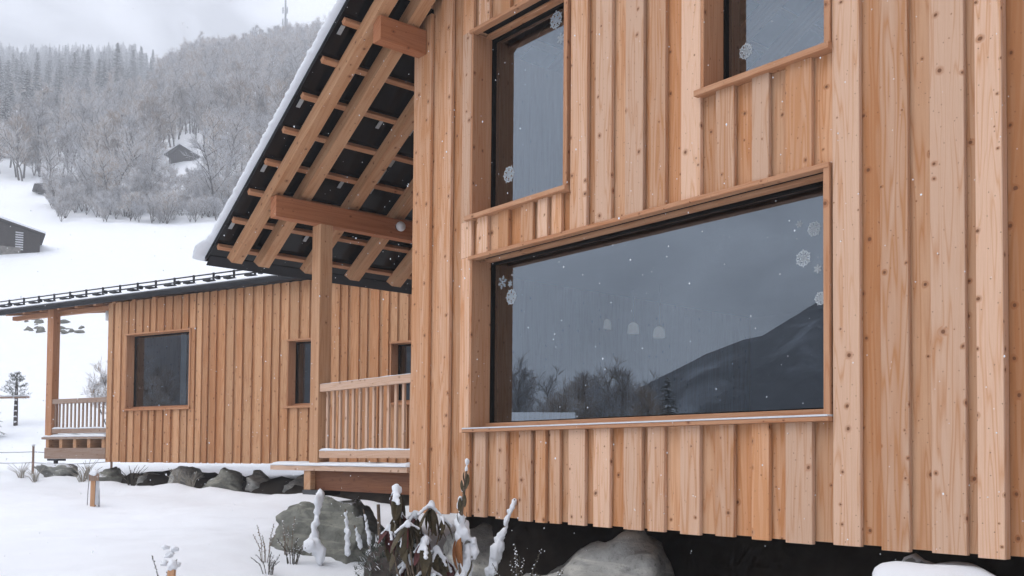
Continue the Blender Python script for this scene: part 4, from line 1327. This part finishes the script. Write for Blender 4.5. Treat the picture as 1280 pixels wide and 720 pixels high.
# leaning snow-sleeved sticks and stems
def snow_stick(pts, rads, name, label, cat='plant', stickr=.008, grp=None):
    P0 = Vector(pts[0])
    e = empty(name, P0, label, cat, grp)
    v, f = [], []
    tube(v, f, [Vector(p) for p in pts]+[Vector(pts[-1])+(Vector(pts[-1])-Vector(pts[-2])).normalized()*.03], stickr, 6)
    mk('stem', v, f, M['stem'], e)
    # uneven clumps of snow clinging to the stem, melted into one skin
    rr = random.Random(int(abs(P0.x)*977))
    v, f = [], []
    tot = sum((Vector(b_)-Vector(a_)).length for a_, b_ in zip(pts, pts[1:]))
    n = max(10, int(tot/(min(rads)*.55+.008)))
    n = min(n, 40)
    for i in range(n+1):
        s = i/n*(len(pts)-1); k = min(len(pts)-2, int(s)); u = s-k
        c = Vector(pts[k]).lerp(Vector(pts[k+1]), u); q = rads[k]*(1-u)+rads[k+1]*u
        q2 = q*rr.uniform(.5, .95)
        blob(v, f, c+Vector((rr.gauss(0, q*.28), rr.gauss(0, q*.28), 0)), q2, q2*rr.uniform(.7, 1.1), q2*rr.uniform(1.0, 1.9), i*1.7, .3, 1.6, 1)
    mk('snow_sleeve', fuse(v, f, max(.007, min(rads)*.3), 3), None, None, e)
    return e
snow_stick([at_d(612, 716, 8.4), at_d(623, 680, 8.4), at_d(634, 650, 8.4), at_d(642, 628, 8.4)], [.070, .055, .026, .036], 'snowy_branch', 'leaning branch thickly sleeved in snow against the facade bottom')
D1 = 10.3
snow_stick([at_d(434, 692, D1), at_d(434, 665, D1), at_d(432, 640, D1)], [.040, .036, .018], 'dry_plant', 'short upright snow coated stem before the porch boulder')
snow_stick([at_d(462, 696, D1), at_d(461, 668, D1), at_d(457, 648, D1), at_d(455, 640, D1)], [.024, .03, .02, .008], 'dry_plant', 'forked snow coated stem at right of the porch boulder')
snow_stick([at_d(452, 684, D1), at_d(448, 672, D1), at_d(444, 660, D1)], [.04, .034, .018], 'dry_plant', 'stubby snow coated stem low in front of the porch boulder')
snow_stick([at_d(396, 694, D1), at_d(392, 668, D1), at_d(396, 640, D1), at_d(399, 622, D1)], [.12, .06, .045, .062], 'dry_plant', 'thick snow clump rising in front of the porch post boulder')
snow_stick([at_d(475, 692, D1), at_d(474, 660, D1), at_d(473, 634, D1)], [.022, .02, .015], 'grey_stake', 'thin grey wooden stake right of the porch boulder', 'stake', .018)
# grey-green cushion shrub behind the leafy bush
base = on_ground(493, 9.6)
cush = empty('cushion_shrub', base, 'low grey green cushion shrub beside the porch boulder', 'shrub')
v, f, mi = [], [], []
r = random.Random(17)
for i in range(900):
    a = r.uniform(0, 6.283); e = math.acos(r.uniform(0.05, 1)); rr = r.uniform(.75, 1.05)
    o = Vector((math.cos(a)*math.sin(e)*.42, math.sin(a)*math.sin(e)*.34, math.cos(e)*.40))
    p = base+o*rr; dr = (o.normalized()+Vector((r.gauss(0, .5), r.gauss(0, .5), r.gauss(0, .5)))).normalized()
    s = dr.cross(Vector((0, 0, 1))).normalized()*.008; k = len(v)
    v += [p-s, p+s, p+dr*r.uniform(.05, .10)]; f.append((k, k+1, k+2)); mi.append(1 if r.random() < .14 else 0)
M['sage'] = plain('sage_leaf', (.10, .115, .095), .85, .1, 30, .4)
mk('foliage', v, f, [M['sage'], M['snow']], cush, idx=mi)
v, f = [], []
blob(v, f, base, .36, .30, .34, 4.0, .2, 2, 2)
mk('core', v, f, M['bark'], cush, smooth=True)
# spiky dry plants
def dry_plant(px, d, n, h, spread, name, label, mat, seeds=True, snowy=.3, cat='plant', w=.005, lean=0.0, grp=None):
    base = on_ground(px, d)
    r = random.Random(int(px*7+d*31))
    e = empty(name, base, label, cat, grp)
    sv_, sf_, si_ = [], [], []
    for i in range(n):
        a = r.uniform(0, 6.283); o = Vector((math.cos(a), math.sin(a), 0))
        b0 = base+o*r.uniform(0, .05)
        hh = h*r.uniform(.55, 1.05)
        tip = b0+o*spread*r.uniform(.2, 1)+RT_*lean*hh+Vector((0, 0, hh))
        mid = b0.lerp(tip, .5)-o*spread*.15+Vector((0, 0, .05*hh))
        pts = [b0-Vector((0, 0, .05)), mid, tip]
        v, f, mi = [], [], []
        tube(v, f, pts, [w, w*.8, w*.5], 4, mi, 0)
        if seeds:
            m_ = int(hh/.022)
            for k in range(m_):
                s = .3+.7*k/m_
                q = pts[0].lerp(pts[1], s*2) if s < .5 else pts[1].lerp(pts[2], s*2-1)
                aa = k*2.4; oo = Vector((math.cos(aa), math.sin(aa), .2))*w*1.8
                kk = len(v); sz = w*1.6*r.uniform(.7, 1.3)
                c = q+oo
                v += [c+Vector((sz, 0, 0)), c+Vector((-sz*.5, sz*.87, 0)), c+Vector((-sz*.5, -sz*.87, 0)), c+Vector((0, 0, sz)), c+Vector((0, 0, -sz))]
                for t3 in ((0, 1, 3), (1, 2, 3), (2, 0, 3), (1, 0, 4), (2, 1, 4), (0, 2, 4)):
                    f.append(tuple(kk+x for x in t3)); mi.append(1 if (t3[2] == 3 and r.random() < snowy) else 0)
        mk('stem', v, f, [mat, M['snow']], e, idx=mi)
    return e
dry_plant(335, 10.5, 6, .42, .12, 'dry_plant', 'pair of tall thin dry stems on the snow left of the boulder', M['stem'], True, .3)
dry_plant(338, 9.9, 11, .22, .16, 'dry_plant', 'low dark twiggy tuft with snow left of the porch boulder', M['seed'], True, .6)
dry_plant(368, 10.4, 16, .30, .22, 'dry_plant', 'snow flecked grey green tuft against left of the porch boulder', M['seed'], True, .5)
dry_plant(362, 10.9, 4, .45, .05, 'dry_plant', 'group of upright seed spikes behind the porch boulder', M['stem'], True, .4)
dry_plant(650, 7.75, 8, .62, .22, 'dry_plant', 'dark spires with beaded seeds in front of the shaded gap', M['seed'], True, .4)
dry_plant(682, 7.5, 10, .58, .28, 'dry_plant', 'spreading dark seed spires beside the streaked boulder', M['seed'], True, .4)
dry_plant(778, 6.3, 2, .86, .04, 'dry_plant', 'single beaded seed stem in front of the streaked boulder', M['seed'], True, .35)
dry_plant(308, 9.3, 5, .10, .12, 'dry_plant', 'small snowy sprig lying left of the twiggy tuft', M['seed'], True, .6)
dry_plant(392, 9.4, 4, .10, .06, 'dry_plant', 'tiny bare sprig in the snow before the boulder', M['seed'], False)
# frosted grass tufts near the annex
for i, (px, d, h, lb) in enumerate(((28, 20.2, .32, 'leftmost tuft of frosted grass near the fence post'), (46, 19.8, .28, 'frosted grass tuft left of the annex porch boulder'), (104, 19.4, .34, 'frosted grass tuft between porch boulder and annex corner'), (110, 19.9, .42, 'tall frosted grass right of the annex porch boulder'), (166, 19.2, .42, 'dark shaded tuft under left end of the annex window'), (222, 18.6, .36, 'frosty sprigs in front of dark boulder under the annex'), (240, 18.4, .30, 'frosty sprigs left of the largest annex boulder'))):
    dry_plant(px, d, 16, h, .30, 'grass_tuft', lb, M['grass'] if i not in (4,) else M['seed'], False, 0, 'grass', .008, grp='frosted tufts along the annex')
# bare sapling behind the annex corner
put_tree('b', 6, on_ground(137, 34), .55, 1.0, 'bare twiggy sapling peeking out behind the annex corner', 'tree', None, 'bare_sapling')

# ------------------------------------------------------------------ stakes, fence, garden trees
P = on_ground(118, 16.0)
stake = empty('marker_stake', P, 'short wooden stake with wire sleeve standing in open snow', 'stake')
bar('post', P+Vector((0, 0, -.2)), P+Vector((.02, 0, .50)), .075, .07, M['beam'], stake, tuple(RT_))
bar('board', P-AW_*.05+RT_*.03+Vector((0, 0, .42)), P-AW_*.05+RT_*.03+Vector((0, 0, .54)), .16, .025, M['oldw'], stake, tuple(RT_))
for s in (-.085, .085, .10):
    v, f = [], []
    tube(v, f, [P+RT_*s*1.1+Vector((0, 0, -.05)), P+RT_*s+Vector((0, 0, .25)), P+RT_*s*.8+Vector((0, 0, .5))], .007, 5)
    mk('wire', v, f, M['wire'], stake)
bar('sleeve', P+RT_*.075-AW_*.03+Vector((0, 0, .02)), P+RT_*.085-AW_*.03+Vector((0, 0, .42)), .06, .012, M['film'], stake, tuple(RT_))
snow_lump(P+RT_*.02-AW_*.02+Vector((0, 0, .545)), .085, .07, .05, 4.4, stake)
P = on_ground(214, 8.9)
st2 = empty('capped_stake', P, 'wooden stake with tall snow cap at bottom edge of the snow', 'stake')
tp = at_d(215, 712, 8.9)
bar('post', P+Vector((0, 0, -.2)), tp, .06, .06, M['beam'], st2, tuple(RT_))
snow_lump(tp+Vector((0, 0, .035)), .045, .045, .055, 2.2, st2)
pl = dry_plant(209, 9.0, 6, .34, .10, 'snowy_sprig', 'snow laden sprig behind the capped stake', M['seed'], True, .6)
for i, (px, py, s) in enumerate(((207, 684, .03), (219, 686, .035), (211, 694, .04), (206, 704, .035), (214, 692, .03), (222, 706, .03))):
    snow_lump(at_d(px, py, 9.0), s, s, s*.7, i*1.7, pl, amp=.4)
fence = empty('wire_fence', on_ground(42, 24), 'two strand wire fence with thin posts left of the annex', 'fence')
fp = [on_ground(px, d) for px, d in ((-60, 25.2), (42, 24.0), (140, 24.6))]
for p in fp:
    v, f = [], []
    tube(v, f, [p+Vector((0, 0, -.2)), p+Vector((0, 0, .70))], [.032, .028], 7)
    mk('post', v, f, M['oldw'], fence)
    snow_lump(p+Vector((0, 0, .71)), .04, .04, .03, p.x, fence)
for h in (.28, .55):
    v, f = [], []
    pts = []
    for a, b in zip(fp, fp[1:]):
        for k in range(6):
            s = k/6; q = a.lerp(b, s)+Vector((0, 0, h-.10*math.sin(math.pi*s)*.5)); pts.append(q)
    pts.append(fp[-1]+Vector((0, 0, h)))
    tube(v, f, pts, .009, 5)
    mk('wire', v, f, M['wire'], fence)
# staked young pine
P = on_ground(19, 35)
pine = empty('young_pine', P, 'young pine with snowy crown tied to a horizontal pole', 'tree')
v, f, mi = [], [], []
n = 9
tube(v, f, [P+Vector((0, 0, -.2)), P+Vector((0, 0, .6)), P+Vector((.02, 0, 1.3)), P+Vector((0, 0, 1.95))], [.075, .07, .05, .012], 8)
mk('trunk', v, f, M['bark'], pine)
for k in range(5):
    snow_lump(P+Vector((0, 0, .12+k*.2))-AW_*.03, .07, .05, .035, k*1.3, pine, 'snow_band')
v, f, mi = [], [], []
r = random.Random(3)
for i in range(90):
    s = r.random(); z = .95+.95*s; a = r.uniform(0, 6.283); L = (.62*(1-s)+.12)*r.uniform(.6, 1.15)
    o = Vector((math.cos(a), math.sin(a), r.uniform(0, .5)))
    c0 = P+Vector((0, 0, z)); c1 = c0+o*L
    for k in range(26):
        q = c0.lerp(c1, r.uniform(.35, 1)); dr = (o+Vector((r.gauss(0, .7), r.gauss(0, .7), r.gauss(.2, .6)))).normalized()
        sd = dr.cross(Vector((0, 0, 1))).normalized()*.014; kk = len(v)
        v += [q-sd, q+sd, q+dr*r.uniform(.06, .13)]; f.append((kk, kk+1, kk+2)); mi.append(1 if r.random() < .5 else 0)
M['pine'] = plain('pine_needles', (.085, .095, .055), .8, .2, 10, .4)
mk('crown', v, f, [M['pine'], M['snow']], pine, idx=mi)
hp = bar('support_pole', P-RT_*.9-AW_*.1+Vector((0, 0, .98)), P+RT_*.52-AW_*.1+Vector((0, 0, 1.02)), .07, .07, M['oldw'], pine)
snow_bar('pole_snow', P-RT_*.9-AW_*.1+Vector((0, 0, 1.015)), P+RT_*.52-AW_*.1+Vector((0, 0, 1.055)), .08, .05, M['snow'], pine, tuple(AW_), 30)
e, a, b = put_tree('c', 2, on_ground(-22, 33), .27, .7, 'snowy spruce reaching in from the left picture edge', 'tree', None, 'garden_spruce')

# ------------------------------------------------------------------ what the panes mirror: trees and a house across the garden
def refl(az, dist):
    a = R(az); P = Vector((-math.sin(a)*dist, 5.4-math.cos(a)*dist, 0)); P.z = hgt(P.x, P.y); return P
r = random.Random(77)
rt = [(42.6+16.5*k/37+r.uniform(-.25, .25), r.uniform(36, 60)) for k in range(38)]
for i, (az, ds) in enumerate(rt):
    put_tree('b', r.choice((0, 1, 4, 5, 5, 2)), refl(az, ds+14), r.uniform(.46, .70)*(ds+14)/58, r.uniform(0, 6), 'bare garden tree seen only mirrored in the big pane', 'tree', 'trees mirrored in the picture window', 'mirrored_tree')
CON.append(conifer_mesh(9, 8, 2.6, 22, .25, 12))
put_tree('c', 3, refl(41.4, 58), .82, 1.0, 'dark spruce mirrored near the middle of the big pane', 'tree', None, 'mirrored_spruce')
P = refl(49.6, 42)
MX = Matrix.Translation(P) @ Matrix.Rotation(R(-45), 4, 'Z')
sh = empty('garden_shed', (0, 0, 0), 'low shed with snowy roof mirrored in lower left of big pane', 'shed')
quadbox('wall', -1.6, 1.6, -1.6, 1.6, -.3, 1.95, M['darkwood'], sh)
for s in (-1, 1):
    v = [(q[0], q[1], q[2]-1.35) for q in ((-1.9, 0, 4.3), (1.9, 0, 4.3), (1.9, s*2.0, 3.2), (-1.9, s*2.0, 3.2), (-1.9, 0, 4.5), (1.9, 0, 4.5), (1.9, s*2.0, 3.4), (-1.9, s*2.0, 3.4))]
    mk('roof', v, [(0, 1, 2, 3), (7, 6, 5, 4), (0, 4, 5, 1), (1, 5, 6, 2), (2, 6, 7, 3), (3, 7, 4, 0)], M['snow'], sh)
MX = Matrix.Identity(4)

# ------------------------------------------------------------------ falling snow and the misty air
r = random.Random(101)
v, f = [], []
for i in range(5200):
    d = 2.2+24*r.random()**.8; px = r.uniform(-60, 1340); py = r.uniform(-40, 700)
    c = at(px, py, d)
    if c.y > -.12 and c.x > -8.3: continue
    if c.z < hgt(c.x, c.y)+.1: continue
    s = r.uniform(.0014, .0042)*(1 if d > 4 else .7)
    k = len(v)
    for o in ((1, 0, 0), (-1, 0, 0), (0, 1, 0), (0, -1, 0), (0, 0, 1.3), (0, 0, -1.3)):
        v.append(c+Vector(o)*s*r.uniform(.7, 1.3))
    f += [(k, k+2, k+4), (k+2, k+1, k+4), (k+1, k+3, k+4), (k+3, k, k+4), (k+2, k, k+5), (k+1, k+2, k+5), (k+3, k+1, k+5), (k, k+3, k+5)]
lab(mk('falling_snow', v, f, M['snow']), 'light snowflakes drifting through the air', None, None, 'stuff')
hv = []
for z in (-30, 330):
    hv += [(-840, -580, z), (440, -580, z), (440, 740, z), (-840, 740, z)]
hz = NT('misty_air')
hz.n.remove(hz.p)
pv = hz.node('ShaderNodeVolumePrincipled', {'Color': (.90, .93, .98, 1), 'Density': .0019, 'Anisotropy': .2})
hz.l.new(pv.outputs[0], [n for n in hz.n if n.type == 'OUTPUT_MATERIAL'][0].inputs['Volume'])
haze = mk('haze', hv, [(3, 2, 1, 0), (4, 5, 6, 7), (0, 1, 5, 4), (1, 2, 6, 5), (2, 3, 7, 6), (3, 0, 4, 7)], hz.m)
lab(haze, 'pale misty winter air', None, None, 'stuff')
